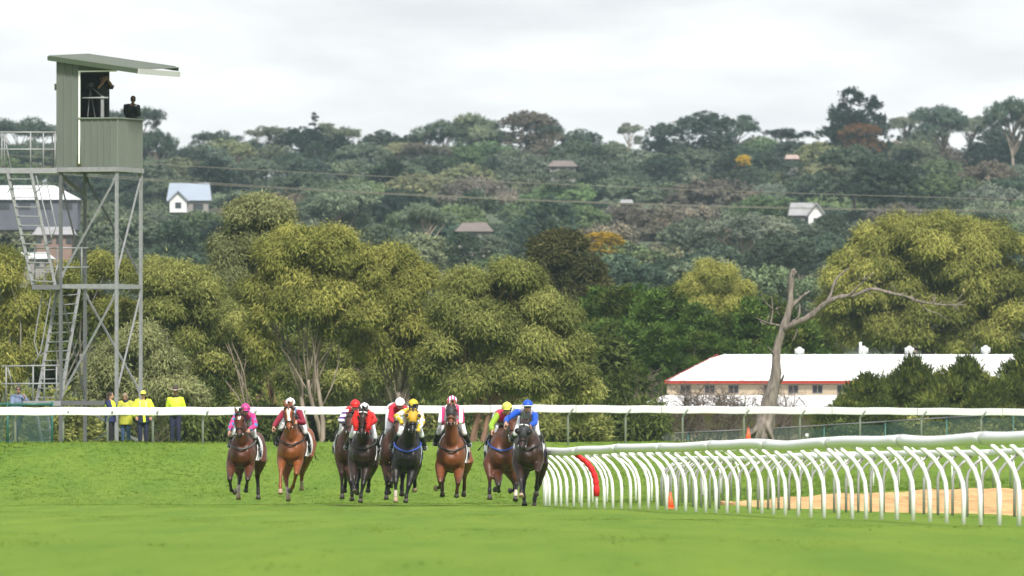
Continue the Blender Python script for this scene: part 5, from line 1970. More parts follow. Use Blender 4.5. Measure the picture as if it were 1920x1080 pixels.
# two people in the tower cabin
flo = zt(275.5)
q = tw(-1.0, 1.2, zt(243))
J, k, base, fd = stand_pose(960, 894, 355, 1.78, yaw=.6, ell=(-.25, -.12, 1.3), elr=(.28, -.18, 1.38), hal=(-.08, -.26, 1.55), har=(.07, -.22, 1.62))
off = q - base
J = {n: v + off for n, v in J.items()}
r_ = thing('person', q, 'camera operator in black standing half hidden under the cabin roof', 'person')
R = human(r_, J, k, Vector((.5, -1, 0)), SKIN_D, [('trousers', ['legl', 'legr', 'seat'], SUIT, .022), ('shirt', ['torso', 'arml.1', 'armr.05'], SUIT, .035), ('shoe', ['footl'], SHOE, .01), ('shoe', ['footr'], SHOE, .01)])
short_hair(r_, J['head'], R, k, HAIR_D)
b_ = MB()
cp = tw(-1.22, .75, zt(158))
b_.box(cp, (.16, .34, .17), R=RTZ)
b_.tube([cp + Vector((.02, -.17, 0)), cp + Vector((.04, -.34, 0))], [.055, .065], 12)
cam_thing = thing('video_camera', tw(-1.22, .75, flo), 'dark video camera on a stand inside the cabin', 'camera')
b_.build('camera_body', mat('camera_black', (.02, .021, .028), .4), cam_thing)
b_ = MB()
for a in (0, 2.1, 4.2):
    b_.tube([cp + Vector((0, 0, -.1)), tw(-1.22, .75, flo) + Vector((.32 * math.cos(a), .32 * math.sin(a), 0))], .018, 6)
b_.build('tripod', DARK_STEEL, cam_thing, True)
b_ = MB(); b_.tube([cp + Vector((.05, .1, -.06)), cp + Vector((.38, .0, -.34))], .02, 8); b_.build('pan_handle', STEEL, cam_thing, True)

q = tw(-.02 - .02, 1.25, flo) + Vector((-.02, 0, 0))
q = tw(-.30, 1.95, zt(275.5))
J, k, base, fd = stand_pose(960, 894, 355, 1.74, yaw=.05, head=(.06, -.10, 1.56), neck=(.05, -.05, 1.43), chest=(.02, 0, 1.23), shl=(-.16, -.02, 1.36), shr=(.20, -.02, 1.34), ell=(-.18, -.20, 1.12), elr=(.23, -.16, 1.09), hal=(.00, -.28, 1.40), har=(.13, -.28, 1.40), hdl=(.3, 0, 1), hdr=(-.2, 0, 1))
off = q - base
J = {n: v + off for n, v in J.items()}
r_ = thing('person', q, 'person in black suit leaning on the cabin parapet looking through binoculars', 'person')
R = human(r_, J, k, Vector((.05, -1, 0)), SKIN_D, [('trousers', ['legl', 'legr', 'seat'], SUIT, .022), ('jacket', ['torso', 'arml.9', 'armr.9'], SUIT, .04), ('shoe', ['footl'], SHOE, .01), ('shoe', ['footr'], SHOE, .01)])
short_hair(r_, J['head'], R, k, HAIR_D)
b_ = MB(); b_.tube([J['elr'].lerp(J['har'], .82), J['elr'].lerp(J['har'], .96)], [.05, .045], 10); b_.build('cuff', WHITE, r_, True)
b_ = MB()
for sx in (-.035, .035):
    b_.tube([J['head'] + Vector((sx, -.08, -.0)), J['head'] + Vector((sx, -.14, -.005)), J['head'] + Vector((sx * 1.3, -.22, -.01))], [.02, .026, .036], 12)
b_.bar(J['head'] + Vector((-.04, -.14, .0)), J['head'] + Vector((.04, -.14, .0)), .03, .03)
tag(b_.build('binoculars', BLACK, None, True), 'black binoculars at the eyes of the suited person in the cabin', 'binoculars')

# ------------------------------------------------------------------ horses and jockeys
COATM = {}


def coat_mat(name):
    return mat('coat_' + name, (.2, .1, .05), .40, .24, 8.0, spec=.30, bump=.35, attr='coat', coat=.0)


HOOF = mat('hoof_horn', (.055, .045, .038), .45, .2, 20)
HOOF_P = mat('pale_hoof', (.38, .27, .19), .5, .2, 20)
SHOE_M = mat('horse_shoe', (.55, .56, .57), .3, metal=.6)
TACK = mat('black_tack', (.010, .010, .011), .4)
TACK_B = mat('blue_tack', (.03, .07, .36), .5)
CLOTH_W = mat('white_saddle_cloth', (.70, .71, .72), .7, .06, 9)
CLOTH_N = mat('navy_saddle_cloth', (.016, .025, .10), .7, .1, 9)
EYE = mat('horse_eye', (.008, .006, .005), .1)
MANE = mat('black_mane', (.014, .011, .010), .5, .3, 30)
MANE_C = mat('chestnut_mane', (.13, .045, .018), .5, .3, 30)

BAY = ((.085, .026, .011), (.010, .008, .007))
DKBAY = ((.026, .013, .009), (.008, .007, .006))
CHEST = ((.200, .060, .017), (.155, .045, .014))
BLK = ((.0075, .006, .0058), (.006, .0055, .0055))
MIDBAY = ((.062, .024, .013), (.012, .009, .008))


class Crop:
    def __init__(self, ox, oy, sc, D):
        self.a = (ox, oy, sc, D)

    def __call__(self, c, dy):
        ox, oy, sc, D = self.a
        return P(ox + c[0] / sc, oy + c[1] / sc, D + dy)


FD_ = {'reach': (-.22, -.42, -.50), 'fold': (-.30, .02, .14), 'down': (-.03, -.05, -.10), 'lift': (-.38, -.30, -.22)}
HD_ = {'fwd': (1.30, 1.00, .90), 'back': (2.05, 2.20, 2.32), 'down': (1.75, 1.72, 1.66)}


def horse(cr, label, coat, poll, muz, chest, belly, legs_, rump=0.0, mane=MANE, socks=(), tack=TACK, strap=None, hood=None, cheeks=None, blaze=None, noseband=None, cloth=CLOTH_W, wide=1.0, dark_legs=True, browband=None, neck_dx=0.0, pale_hooves=()):
    """legs_: fl fr hl hr -> (elbow/stifle, knee/hock, fetlock, hoof, style) in crop pixels"""
    C0 = cr((chest, belly), .15)
    zb = C0.z
    gx = C0.x
    base, dark = coat
    root = thing('horse', (gx, C0.y + .9, zgf(gx, C0.y)), label, 'horse', 'racehorses galloping towards the camera')

    def T(x, y, z):
        return Vector((gx + x + rump * max(0.0, (y - .15) / 1.5), C0.y - .15 + y, zb + z))
    b_ = MB()
    rings = [(-.12, .27, .62, .16), (-.06, .13, .72, .235), (.05, .03, .80, .278), (.2, .0, .88, .29), (.45, -.02, .92, .285), (.8, 0, .84, .315), (1.2, .07, .85, .315), (1.5, .18, .91, .30), (1.75, .28, .88, .285), (1.95, .38, .80, .21), (2.08, .48, .70, .10)]
    b_.tube([T(0, y, (lo + hi) / 2) for y, lo, hi, rx in rings], [(rx * wide, (hi - lo) / 2) for y, lo, hi, rx in rings], 20, side=(1, 0, 0))
    b_.ball(T(0, .42, .86), (.09, .32, .12), 12)
    for sx in (-1, 1):
        b_.ball(T(sx * .120 * wide, -.04, .33), (.12, .13, .21), 12)
        b_.ball(T(sx * .175 * wide, .14, .34), (.12, .22, .36), 12)
        b_.ball(T(sx * .17 * wide, 1.62, .50), (.16, .30, .36), 12)
    pl = cr(poll, -.52)
    dz = cr(muz, -.7).z - pl.z
    dx = cr(muz, -.7).x - pl.x
    hl = .60
    fwd = math.sqrt(max(hl * hl - dz * dz - dx * dx, .16 ** 2))
    mz = cr(muz, -.52 - fwd)
    ax = norm(mz - pl)
    sd_ = norm(Vector((1, 0, 0)) - ax * ax.x)
    nf = norm(ax.cross(sd_))
    if nf.y > 0:
        nf = -nf                                     # out of the forehead
    nb0 = T(0, .30, .60)
    mid = nb0.lerp(pl, .5) + Vector((neck_dx, .02, .02))
    b_.tube([nb0, nb0.lerp(mid, .55) + Vector((0, -.02, -.03)), mid, mid.lerp(pl, .6), pl - nf * .05], [(.21, .36), (.165, .30), (.125, .22), (.10, .165), (.078, .11)], 14, side=(1, 0, 0))
    hrings = [(0, .070, .085, -.05), (.10, .094, .115, -.05), (.27, .112, .140, -.055), (.42, .100, .125, -.05), (.58, .080, .095, -.035), (.74, .068, .078, -.025), (.88, .070, .072, -.015), (.97, .056, .056, -.01), (1.02, .03, .03, -.01)]
    b_.tube([pl + ax * (hl * t) + nf * o_ for t, ra, rb, o_ in hrings], [(ra, rb) for t, ra, rb, o_ in hrings], 14, side=tuple(sd_))
    for sx in (-1, 1):
        b_.ball(pl + ax * (hl * .30) + sd_ * sx * .085 + nf * .02, (.035, .035, .045), 8)
    # legs
    LGS = {}
    for key, (a, kn, ft, hf, st) in legs_.items():
        sx = -1 if key[1] == 'l' else 1
        if key[0] == 'f':
            d0, d1, d2 = FD_[st]
            A, K_, T_, H_ = cr(a, .14), cr(kn, d0), cr(ft, d1), cr(hf, d2)
            top = T(sx * .17, .2, .42)
            e0, rad = A, [.16, .128, .098, .068, .070, .050, .043, .042, .054, .045]
        else:
            d0, d1, d2 = HD_[st]
            A, K_, T_, H_ = cr(a, 1.35), cr(kn, d0), cr(ft, d1), cr(hf, d2)
            top = T(sx * .15, 1.62, .50)
            e0, rad = A, [.22, .165, .112, .070, .074, .056, .047, .046, .056, .046]
        Ks = K_ + norm(K_ - e0) * .045
        Kc = K_.lerp(T_, .22)
        pst = T_.lerp(H_, .55)
        b_.tube([top, e0, e0.lerp(K_, .5), K_ - norm(K_ - e0) * .05, K_, Kc, K_.lerp(T_, .5), K_.lerp(T_, .82), T_, pst], rad, 10)
        LGS[key] = (K_, T_, pst, H_)
    me = fuse(b_, .020, 10, .6)
    V = co(me)
    n = len(V)
    col = np.tile(np.array(base), (n, 1))
    # black points: the lower legs, muzzle
    zrel = V[:, 2] - zb
    lowk = smst(-.02, -.34, zrel) * (1.0 if dark_legs else 0.25)
    col = col * (1 - lowk[:, None]) + np.array(dark) * lowk[:, None]
    hd = V - np.array(pl)
    t = hd @ np.array(ax) / hl
    onhead = (np.linalg.norm(hd - np.outer(t * hl, np.array(ax)), axis=1) < .24) & (t > -.05) & (V[:, 1] < pl.y + .12)
    mzk = smst(.72, .98, t) * onhead
    mcol = np.array(dark) * 1.6 + .012
    col = col * (1 - mzk[:, None]) + mcol * mzk[:, None]
    if blaze:
        s = hd @ np.array(sd_)
        w0, t0, t1 = blaze
        bl = onhead & (np.abs(s - .006 * np.sin(t * 14)) < w0 * (1 + .5 * np.exp(-((t - .22) / .1) ** 2))) & (t > t0) & (t < t1) & ((hd @ np.array(nf)) > -.02)
        col[bl] = (.66, .62, .58)
    for key in socks:
        K_, T_, pst, H_ = LGS[key]
        a = np.array(K_.lerp(T_, .72))
        d = np.array(H_) - a
        L2 = d @ d
        q = (V - a) @ d / L2
        dist = np.linalg.norm(V - a - np.clip(q, 0, 1.2)[:, None] * d, axis=1)
        col[(q > 0) & (dist < .09)] = (.46, .39, .33)
    ca = me.color_attributes.new('coat', 'FLOAT_COLOR', 'POINT')
    ca.data.foreach_set('color', np.concatenate([col, np.ones((n, 1))], 1).astype(np.float32).ravel())
    link_mesh('body', me, coat_mat('hair'), root, True)
    for key, (K_, T_, pst, H_) in LGS.items():
        h_ = MB()
        d = norm(H_ - T_)
        h_.tube([pst - d * .01, pst + d * .03, H_, H_ + d * .004], [(.042, .042), (.050, .053), (.064, .070), (.05, .055)], 12)
        h_.build('hoof', HOOF_P if key in pale_hooves else HOOF, root, True)
    # ears, eyes, nostrils
    for sx in (-1, 1):
        e_ = MB()
        r0 = pl + sd_ * sx * .058 + ax * .005 - nf * .02
        tip = r0 - ax * .15 + sd_ * sx * .045 + nf * .0
        e_.tube([r0 + ax * .03, r0 - ax * .03 + sd_ * sx * .006, r0.lerp(tip, .55), tip], [(.030, .022), (.036, .024), (.028, .016), (.004, .004)], 8, side=tuple(sd_))
        cm = e_.build('ear', mat('ear_' + label[:18], tuple(c * .8 for c in base), .6), root, True)
        e_ = MB()
        e_.ball(pl + ax * (hl * .305) + sd_ * sx * .108 + nf * .035, .021, 10)
        e_.build('eye', EYE, root, True)
        e_ = MB()
        e_.ball(pl + ax * (hl * .925) + sd_ * sx * .036 + nf * .050, (.018, .016, .022), 8)
        e_.build('nostril', EYE, root, True)
    e_ = MB()
    ml = mz + nf * .03
    e_.tube([ml - sd_ * .045 - ax * .035, ml + ax * .004, ml + sd_ * .045 - ax * .035], .008, 6)
    e_.build('mouth', EYE, root, True)
    # mane, forelock, tail
    e_ = MB()
    g = np.random.default_rng(len(label))
    for i in range(16):
        q = nb0.lerp(pl, .35 + .65 * i / 15) + Vector((0, 0, .13 - .05 * i / 15)) + Vector((neck_dx * .6, .12, 0))
        e_.tube([q, q + Vector((g.normal(.03, .03), .05, .02)), q + Vector((g.normal(.07, .03), .10, -.09))], [.03, .028, .006], 6)
    e_.build('mane', mane, root, True)
    e_ = MB()
    e_.tube([pl - ax * .03 + nf * .03, pl + ax * .05 + nf * .075, pl + ax * .13 + nf * .085], [(.03, .02), (.028, .012), (.006, .004)], 8, side=tuple(sd_))
    e_.build('forelock', mane, root, True)
    e_ = MB()
    for i in range(14):
        a = T(g.normal(0, .02), 2.05, .72 + g.normal(0, .02))
        e_.tube([a, a + Vector((g.normal(0, .04), .25, .06)), a + Vector((g.normal(.0, .10), .55, -.15)), a + Vector((g.normal(.05, .16), .72, -.55 - .2 * g.random()))], [.025, .024, .022, .005], 6)
    e_.build('tail', mane, root, True)
    # saddle cloth, girth and saddle
    e_ = MB()
    vs, fs = [], []
    ysn = [.50, .62, .80, 1.0, 1.12]
    an = [math.radians(a) for a in range(-30, 211, 15)]
    for shell in (.022, .034):
        for y in ysn:
            lo, hi, rx = (np.interp(y, [r[0] for r in rings], [r[i] for r in rings]) for i in (1, 2, 3))
            for a in an:
                vs.append(T((rx * wide + shell) * math.cos(a), y, (lo + hi) / 2 + ((hi - lo) / 2 + shell) * math.sin(a)))
    na, ny = len(an), len(ysn)
    for sh in range(2):
        for i in range(ny - 1):
            for j in range(na - 1):
                o = sh * na * ny + i * na + j
                fs.append((o, o + 1, o + na + 1, o + na) if sh else (o, o + na, o + na + 1, o + 1))
    for i in range(ny - 1):
        for j in (0, na - 1):
            o = i * na + j
            fs.append((o, o + na, o + na + na * ny, o + na * ny))
    for j in range(na - 1):
        for i in (0, ny - 1):
            o = i * na + j
            fs.append((o, o + 1, o + 1 + na * ny, o + na * ny))
    e_.add(vs, fs)
    sc_ = e_.build('saddle_cloth', cloth, root, True)
    for sx in (-1, 1):
        e_ = MB()
        e_.box(T(sx * .352 * wide, .82, .36), (.012, .42, .17))
        e_.build('number_panel', CLOTH_N, root)
    e_ = MB()
    e_.tube([T(0, .50, .98), T(0, .65, .95), T(0, .85, .93), T(0, 1.02, .97)], [(.10, .04), (.13, .035), (.15, .035), (.12, .04)], 12, side=(1, 0, 0))
    for sx in (-1, 1):
        e_.tube([T(sx * .12, .66, .93), T(sx * .27, .62, .80), T(sx * .345, .60, .58)], [(.10, .02), (.12, .018), (.09, .015)], 8, side=(0, 1, 0))
    e_.build('saddle', TACK, root, True)
    e_ = MB()
    e_.tube([T(.30 * wide * math.cos(a) * 1.06, .60, .44 + .462 * math.sin(a)) for a in np.linspace(math.pi * .98, math.pi * 2.02, 16)], .02, 6)
    e_.build('girth', TACK, root, True)
    # breast strap
    if strap is not None:
        e_ = MB()
        e_.tube(catmull([T(-.30 * wide, .34, .66), T(-.285 * wide, .12, .58), T(-.17, -.115, .50), T(0, -.185, .455), T(.17, -.115, .50), T(.285 * wide, .12, .58), T(.30 * wide, .34, .66)], 5), .021, 6)
        e_.build('breast_strap', strap, root, True)

    # bridle
    def ring(t, grow, r, m, nm):
        tt = [h[0] for h in hrings]
        ra, rb, o_ = (float(np.interp(t, tt, [h[i] for h in hrings])) for i in (1, 2, 3))
        c = pl + ax * (hl * t) + nf * o_
        e_ = MB()
        pts = [c + sd_ * ((ra + grow) * math.cos(a)) + nf * ((rb + grow) * math.sin(a)) for a in np.linspace(0, 2 * math.pi, 19)]
        e_.tube(pts, r, 6)
        e_.build(nm, m, root, True)
    ring(.09, .008, .017, browband or tack, 'browband')
    ring(.66, .007, .014 if not noseband else .03, noseband or tack, 'noseband')
    for sx in (-1, 1):
        e_ = MB()
        e_.tube([pl + ax * (hl * .09) + sd_ * sx * .098 - nf * .02, pl + ax * (hl * .4) + sd_ * sx * .108, pl + ax * (hl * .66) + sd_ * sx * .082 - nf * .01, pl + ax * (hl * .87) + sd_ * sx * .078 + nf * .0], .011, 6)
        e_.build('cheek_strap', tack, root, True)
    for sx in (-1, 1):
        e_ = MB()
        c = pl + ax * (hl * .88) + sd_ * sx * .082
        e_.tube([c + (ax * math.cos(a) + nf * math.sin(a)) * .032 for a in np.linspace(0, 2 * math.pi, 11)], .007, 5)
        e_.build('bit_ring', SHOE_M, root, True)
    if hood is not None:
        e_ = MB()
        hm, cups = hood
        hr = [h for h in hrings if h[0] <= .60]
        e_.tube([pl + ax * (hl * t) + nf * o_ for t, ra, rb, o_ in hr], [(ra + .012, rb + .012) for t, ra, rb, o_ in hr], 16, side=tuple(sd_))
        e_.build('hood', hm, root, True)
        if cups is not None:
            for sx in (-1, 1):
                e_ = MB()
                c = pl + ax * (hl * .33) + sd_ * sx * .118 + nf * .02
                dr = norm(nf * .9 + sd_ * sx * .35)
                e_.tube([c - dr * .06, c, c + dr * .055], [.058, .064, .060], 12)
                e_.tube([c + dr * .05, c + dr * .058], [.045, .045], 12, mi=1)
                e_.build('blinker_cup', [cups, TACK], root, True)
    if cheeks is not None:
        for sx in (-1, 1):
            e_ = MB()
            q0 = pl + ax * .05 + sd_ * sx * .15
            pts = [q0, q0 + ax * .14 + sd_ * sx * .02, q0 + ax * .28 + sd_ * sx * .0, q0 + ax * .40 - sd_ * sx * .025]
            e_.tube(pts, [.045, .066, .066, .05], 10)
            for i in range(60):
                f_ = g.random()
                c = pts[0].lerp(pts[-1], f_) + Vector(g.normal(0, .035, 3))
                e_.ball(c, .022, 6)
            e_.build('cheek_roll', cheeks, root, True)
    return dict(root=root, T=T, pl=pl, bit=[pl + ax * (hl * .89) + sd_ * sx * .084 for sx in (-1, 1)], gx=gx)


def jockey(cr, hs, label, hel, sh, el, ha, kn, ft, cap, jacket, sleeve, breech=None, boots=BLACK, vest=None, whip=None, shades_on=True, capband=None, head_fd=(0, -1, -.25), glove=None, collar=None, skin=SKIN):
    """hel: helmet centre; the others (left, right) in crop pixels"""
    breech = breech or mat('white_breeches', (.72, .74, .77), .6, .05, 10)
    root = thing('person', hs['T'](0, .8, .95), label, 'person', 'jockeys riding the racehorses')
    J = dict(shl=cr(sh[0], .38), shr=cr(sh[1], .38), ell=cr(el[0], .08), elr=cr(el[1], .08), hal=cr(ha[0], -.12), har=cr(ha[1], -.12), knl=cr(kn[0], .34), knr=cr(kn[1], .34), anl=cr(ft[0], .66), anr=cr(ft[1], .66))
    hc = cr(hel, .12) - Vector((0, 0, .055))
    m_ = (J['shl'] + J['shr']) / 2
    sc_ = (J['shr'] - J['shl']).length
    if sc_ > .40:                                     # sleeves hang outside the shoulder joint
        for s in 'lr':
            J['sh' + s] = m_ + (J['sh' + s] - m_) * (.40 / sc_)
    J['head'] = hc
    J['neck'] = m_.lerp(hc, .42) + Vector((0, .05, .0))
    hx = hs['T'](0, .98, 0).x
    J['chest'] = Vector((m_.x * .8 + hx * .2, m_.y + .17, m_.z + .01))
    J['hip'] = Vector((hx * .7 + m_.x * .3, m_.y + .58, max(m_.z - .02, hs['T'](0, 0, 1.20).z)))
    J['hpl'], J['hpr'] = J['hip'] + Vector((-.10, 0, -.02)), J['hip'] + Vector((.10, 0, -.02))
    J['tol'], J['tor'] = J['anl'] + Vector((.01, -.15, -.055)), J['anr'] + Vector((-.01, -.15, -.055))
    for s, i in (('l', 0), ('r', 1)):
        tgt = hs['bit'][i] - J['ha' + s]
        J['hd' + s] = Vector((0, -.5, -.6))
    k = .96
    parts = [('breeches', ['legl.35', 'legr.35', 'seat'], breech, .016), ('jacket', ['torso'], jacket, .022), ('sleeve', ['arml.95'], sleeve, .024), ('sleeve', ['armr.95'], sleeve, .024), ('boot', ['bootl'], boots, .012), ('boot', ['bootr'], boots, .012)]
    R = human(root, J, k, Vector(head_fd), skin, parts, curl=.95)
    # helmet with silk cap and peak
    b_ = MB()
    b_.ball(hc + R @ Vector((0, .012, .045)), (.118, .138, .118), 16, R=R, lo=-.22)
    b_.ball(hc + R @ Vector((0, .03, .162)), (.016, .016, .012), 8, R=R)
    b_.build('helmet', cap, root, True)
    b_ = MB()
    b_.ball(hc + R @ Vector((0, -.118, .030)), (.085, .062, .012), 12, R=R)
    b_.build('peak', capband or cap, root, True)
    if capband is not None:
        b_ = MB()
        b_.tube([hc + R @ Vector((0, .012, .016)), hc + R @ Vector((0, .012, .040))], [(.121, .141), (.1215, .1415)], 18, side=tuple(R @ Vector((1, 0, 0))))
        b_.build('cap_band', capband, root, True)
    b_ = MB()
    b_.tube([hc + R @ Vector((.07 * math.cos(a), -.01, -.02 + .11 * math.sin(a))) for a in np.linspace(math.pi, 2 * math.pi, 9)], .007, 5)
    b_.build('chin_strap', TACK, root, True)
    if shades_on:
        b_ = MB()
        b_.ball(hc + R @ Vector((0, -.078, .004)), (.068, .03, .026), 12, R=R)
        b_.build('goggles', GLOSS, root, True)
    if vest is not None:
        b_ = MB()
        b_.tube([J['chest'].lerp(m_, .2), m_, J['neck']], [(.200, .150), (.185, .125), (.075, .075)], 14, side=tuple(norm(J['shr'] - J['shl'])))
        b_.build('vest', vest, root, True)
    if glove is not None:
        for s in 'lr':
            b_ = MB()
            d = norm(J['hd' + s])
            b_.tube([J['ha' + s] - norm(J['ha' + s] - J['el' + s]) * .02, J['ha' + s] + d * .05, J['ha' + s] + d * .10], [.038, .05, .04], 8)
            b_.build('glove', glove, root, True)
    # stirrups
    for s in 'lr':
        b_ = MB()
        a = J['an' + s] + Vector((0, -.06, -.07))
        b_.tube([a + Vector((-.05, 0, .0)), a + Vector((-.055, 0, .06)), a + Vector((0, 0, .13)), a + Vector((.055, 0, .06)), a + Vector((.05, 0, 0)), a + Vector((-.05, 0, 0))], .009, 5)
        st = b_.build('stirrup', SHOE_M, hs['root'], True)
        b_ = MB()
        b_.tube([a + Vector((0, 0, .13)), hs['T'](-.2 if s == 'l' else .2, .66, .90)], .013, 5)
        b_.build('stirrup_leather', TACK, hs['root'], True)
    for s, i in (('l', 0), ('r', 1)):
        b_ = MB()
        h_ = J['ha' + s] + norm(J['hd' + s]) * .07
        q = hs['bit'][i]
        b_.tube([q, q.lerp(h_, .5) - Vector((0, 0, .03)), h_], .010, 5)
        b_.build('rein', TACK, hs['root'], True)
    if whip is not None:
        s, tip = whip
        a = J['ha' + s] + norm(J['hd' + s]) * .07
        b = cr(tip, .2)
        b_ = MB()
        b_.tube([a + (a - b) * .12, a, a.lerp(b, .5) + Vector((0, 0, -.015)), b], [.012, .012, .009, .012], 6)
        b_.tube([b, b + norm(b - a) * .09], [.018, .016], 6)
        tag(b_.build('riding_whip', TACK, None, True), 'thin black riding whip held by the ' + ' '.join(label.split(' on ')[0].split()[:7]), 'whip', 'riding whips')
    return J


def silk(n, r, g, b, k=.62):
    return mat('silk_' + n, C(r, g, b, k), .42, .07, 12, spec=.4, bump=.5)


PINK = C(238, 62, 150, .62)
SBLUE = C(70, 150, 215, .55)
MAUVE = C(95, 100, 190, .55)
pink_spot = pattern('silk_pink_blue_spots', C(75, 160, 220, .6), PINK, 'spots', 7.5, .40)
pink_cap = pattern('silk_pink_mauve_spots', MAUVE, PINK, 'spots', 16, .36)
pink_str = pattern('silk_pink_white_stripes', C(232, 60, 130, .62), (.75, .76, .80), 'stripe', 6.2, .5)
pink_strc = pattern('silk_cap_stripes', C(232, 70, 140, .62), (.75, .75, .78), 'stripe', 15, .5)
pur_w = pattern('silk_purple_white_hoops', C(110, 50, 150, .6), (.75, .75, .78), 'stripe', 9, .45, axis=2)
red_w = pattern('silk_red_white', C(232, 40, 45, .62), (.75, .74, .74), 'stripe', 5.2, .45, axis=2)
yel_w = pattern('silk_yellow_white', C(240, 205, 40, .62), (.75, .75, .76), 'spots', 6.5, .52)
maroon_sh = pattern('silk_white_blue_check', (.7, .72, .76), C(120, 150, 190, .6), 'spots', 14, .45)
WHITE_S = silk('white', 245, 246, 248, .85)
RED_S = silk('red', 235, 42, 40)
CRIM = silk('crimson', 222, 38, 66)
MAROON = silk('maroon', 160, 32, 62)
YEL = silk('yellow', 245, 214, 45)
BLUE = silk('blue', 30, 95, 220)
GREYS = silk('grey', 175, 178, 182)
LIME = silk('lime', 165, 205, 60)
LEMON = silk('lemon', 232, 232, 110)
PINKR = silk('hot_pink', 225, 40, 95)

# 1 leftmost: bay with pink silks
c1 = Crop(420, 750, 5.4, 262)
h1 = horse(c1, 'bay racehorse with small white star, leftmost of the field', BAY, (155, 128), (158, 392), 180, 695,
           dict(fl=((75, 650), (58, 800), (72, 912), (112, 932), 'fold'), fr=((255, 690), (240, 800), (228, 872), (222, 918), 'fold'), hl=((150, 690), (162, 780), (145, 900), (148, 1002), 'fwd'), hr=((365, 630), (338, 760), (347, 925), (347, 1000), 'down')),
           rump=.20, socks=('hl',), strap=mat('grey_strap', (.09, .09, .09), .5), blaze=(.022, .16, .30), pale_hooves=('hl',))
jockey(c1, h1, 'jockey in pink silks with blue spots on the leftmost bay', (218, 82), ((130, 150), (290, 160)), ((78, 245), (318, 265)), ((55, 318), (250, 300)), ((92, 325), (298, 345)), ((58, 455), (352, 480)), pink_cap, pink_spot, pink_spot)

# 2 chestnut with white blaze
c2 = Crop(505, 740, 5.267, 260)
h2 = horse(c2, 'chestnut racehorse with long white blaze, second from the left', CHEST, (188, 108), (196, 356), 215, 690,
           dict(fl=((125, 640), (115, 745), (108, 890), (110, 978), 'reach'), fr=((285, 660), (268, 775), (235, 905), (202, 952), 'fold'), hl=((170, 700), (165, 830), (180, 950), (188, 1045), 'fwd'), hr=((370, 600), (322, 780), (318, 868), (320, 932), 'back')),
           rump=.22, mane=MANE_C, socks=('hr', 'hl'), strap=TACK, blaze=(.032, .12, .62), dark_legs=False, pale_hooves=('fl', 'hr', 'hl'))
jockey(c2, h2, 'jockey in maroon sleeves and white cap on the chestnut with the blaze', (206, 78), ((140, 180), (300, 175)), ((78, 262), (338, 280)), ((42, 322), (262, 262)), ((125, 300), (345, 345)), ((75, 480), (392, 490)), WHITE_S, maroon_sh, MAROON, whip=('l', (48, 470)))

# 3 bay behind, red cap
c3 = Crop(620, 740, 5.143, 258.6)
h3 = horse(c3, 'bay racehorse tucked behind the dark bay with red cheek rolls', MIDBAY, (193, 205), (182, 385), 175, 690,
           dict(fl=((100, 640), (105, 760), (112, 905), (110, 1002), 'down'), fr=((180, 700), (195, 840), (206, 955), (207, 1020), 'down'), hl=((130, 700), (150, 800), (140, 880), (135, 930), 'back'), hr=((250, 700), (262, 790), (258, 900), (255, 950), 'back')),
           rump=-.06, strap=None, noseband=None)
jockey(c3, h3, 'jockey in red cap with purple and white sleeves behind the dark bay', (237, 92), ((150, 165), (290, 165)), ((92, 250), (300, 250)), ((128, 265), (205, 200)), ((108, 335), (280, 340)), ((52, 540), (290, 540)), RED_S, red_w, pur_w, glove=BLACK, vest=RED_S)

# 4 dark bay, red cheek rolls
c4 = Crop(620, 740, 5.143, 255)
h4 = horse(c4, 'dark bay racehorse with red fleece cheek rolls and white browband', DKBAY, (312, 152), (296, 412), 310, 715,
           dict(fl=((215, 660), (226, 790), (228, 888), (230, 938), 'reach'), fr=((345, 720), (312, 870), (292, 970), (287, 1036), 'down'), hl=((275, 700), (275, 775), (256, 870), (248, 950), 'fwd'), hr=((395, 690), (374, 790), (366, 870), (360, 930), 'back')),
           strap=mat('dark_strap', (.03, .028, .027), .5), cheeks=mat('red_fleece', C(238, 45, 40, .62), .9, .12, 40, bump=.6), browband=CLOTH_W)
jockey(c4, h4, 'jockey in white cap and red and white silks on the dark bay', (326, 125), ((255, 185), (395, 195)), ((218, 262), (425, 252)), ((250, 300), (355, 300)), ((215, 378), (418, 390)), ((150, 500), (462, 520)), WHITE_S, red_w, RED_S)

# 5 bay behind the black horse
c5 = Crop(712, 735, 5.02, 257.6)
h5 = horse(c5, 'bay racehorse half hidden behind the black horse', MIDBAY, (175, 270), (170, 470), 135, 720,
           dict(fl=((65, 700), (72, 850), (62, 940), (62, 1008), 'down'), fr=((110, 720), (108, 840), (112, 890), (80, 885), 'fold'), hl=((70, 680), (85, 800), (80, 900), (85, 950), 'fwd'), hr=((210, 690), (218, 790), (210, 900), (212, 975), 'down')),
           rump=-.08, noseband=None)
jockey(c5, h5, 'jockey in white cap and crimson jacket beside the yellow-capped one', (190, 98), ((120, 150), (240, 155)), ((100, 255), (255, 250)), ((138, 285), (240, 290)), ((75, 360), (235, 370)), ((22, 500), (240, 520)), WHITE_S, CRIM, CRIM)

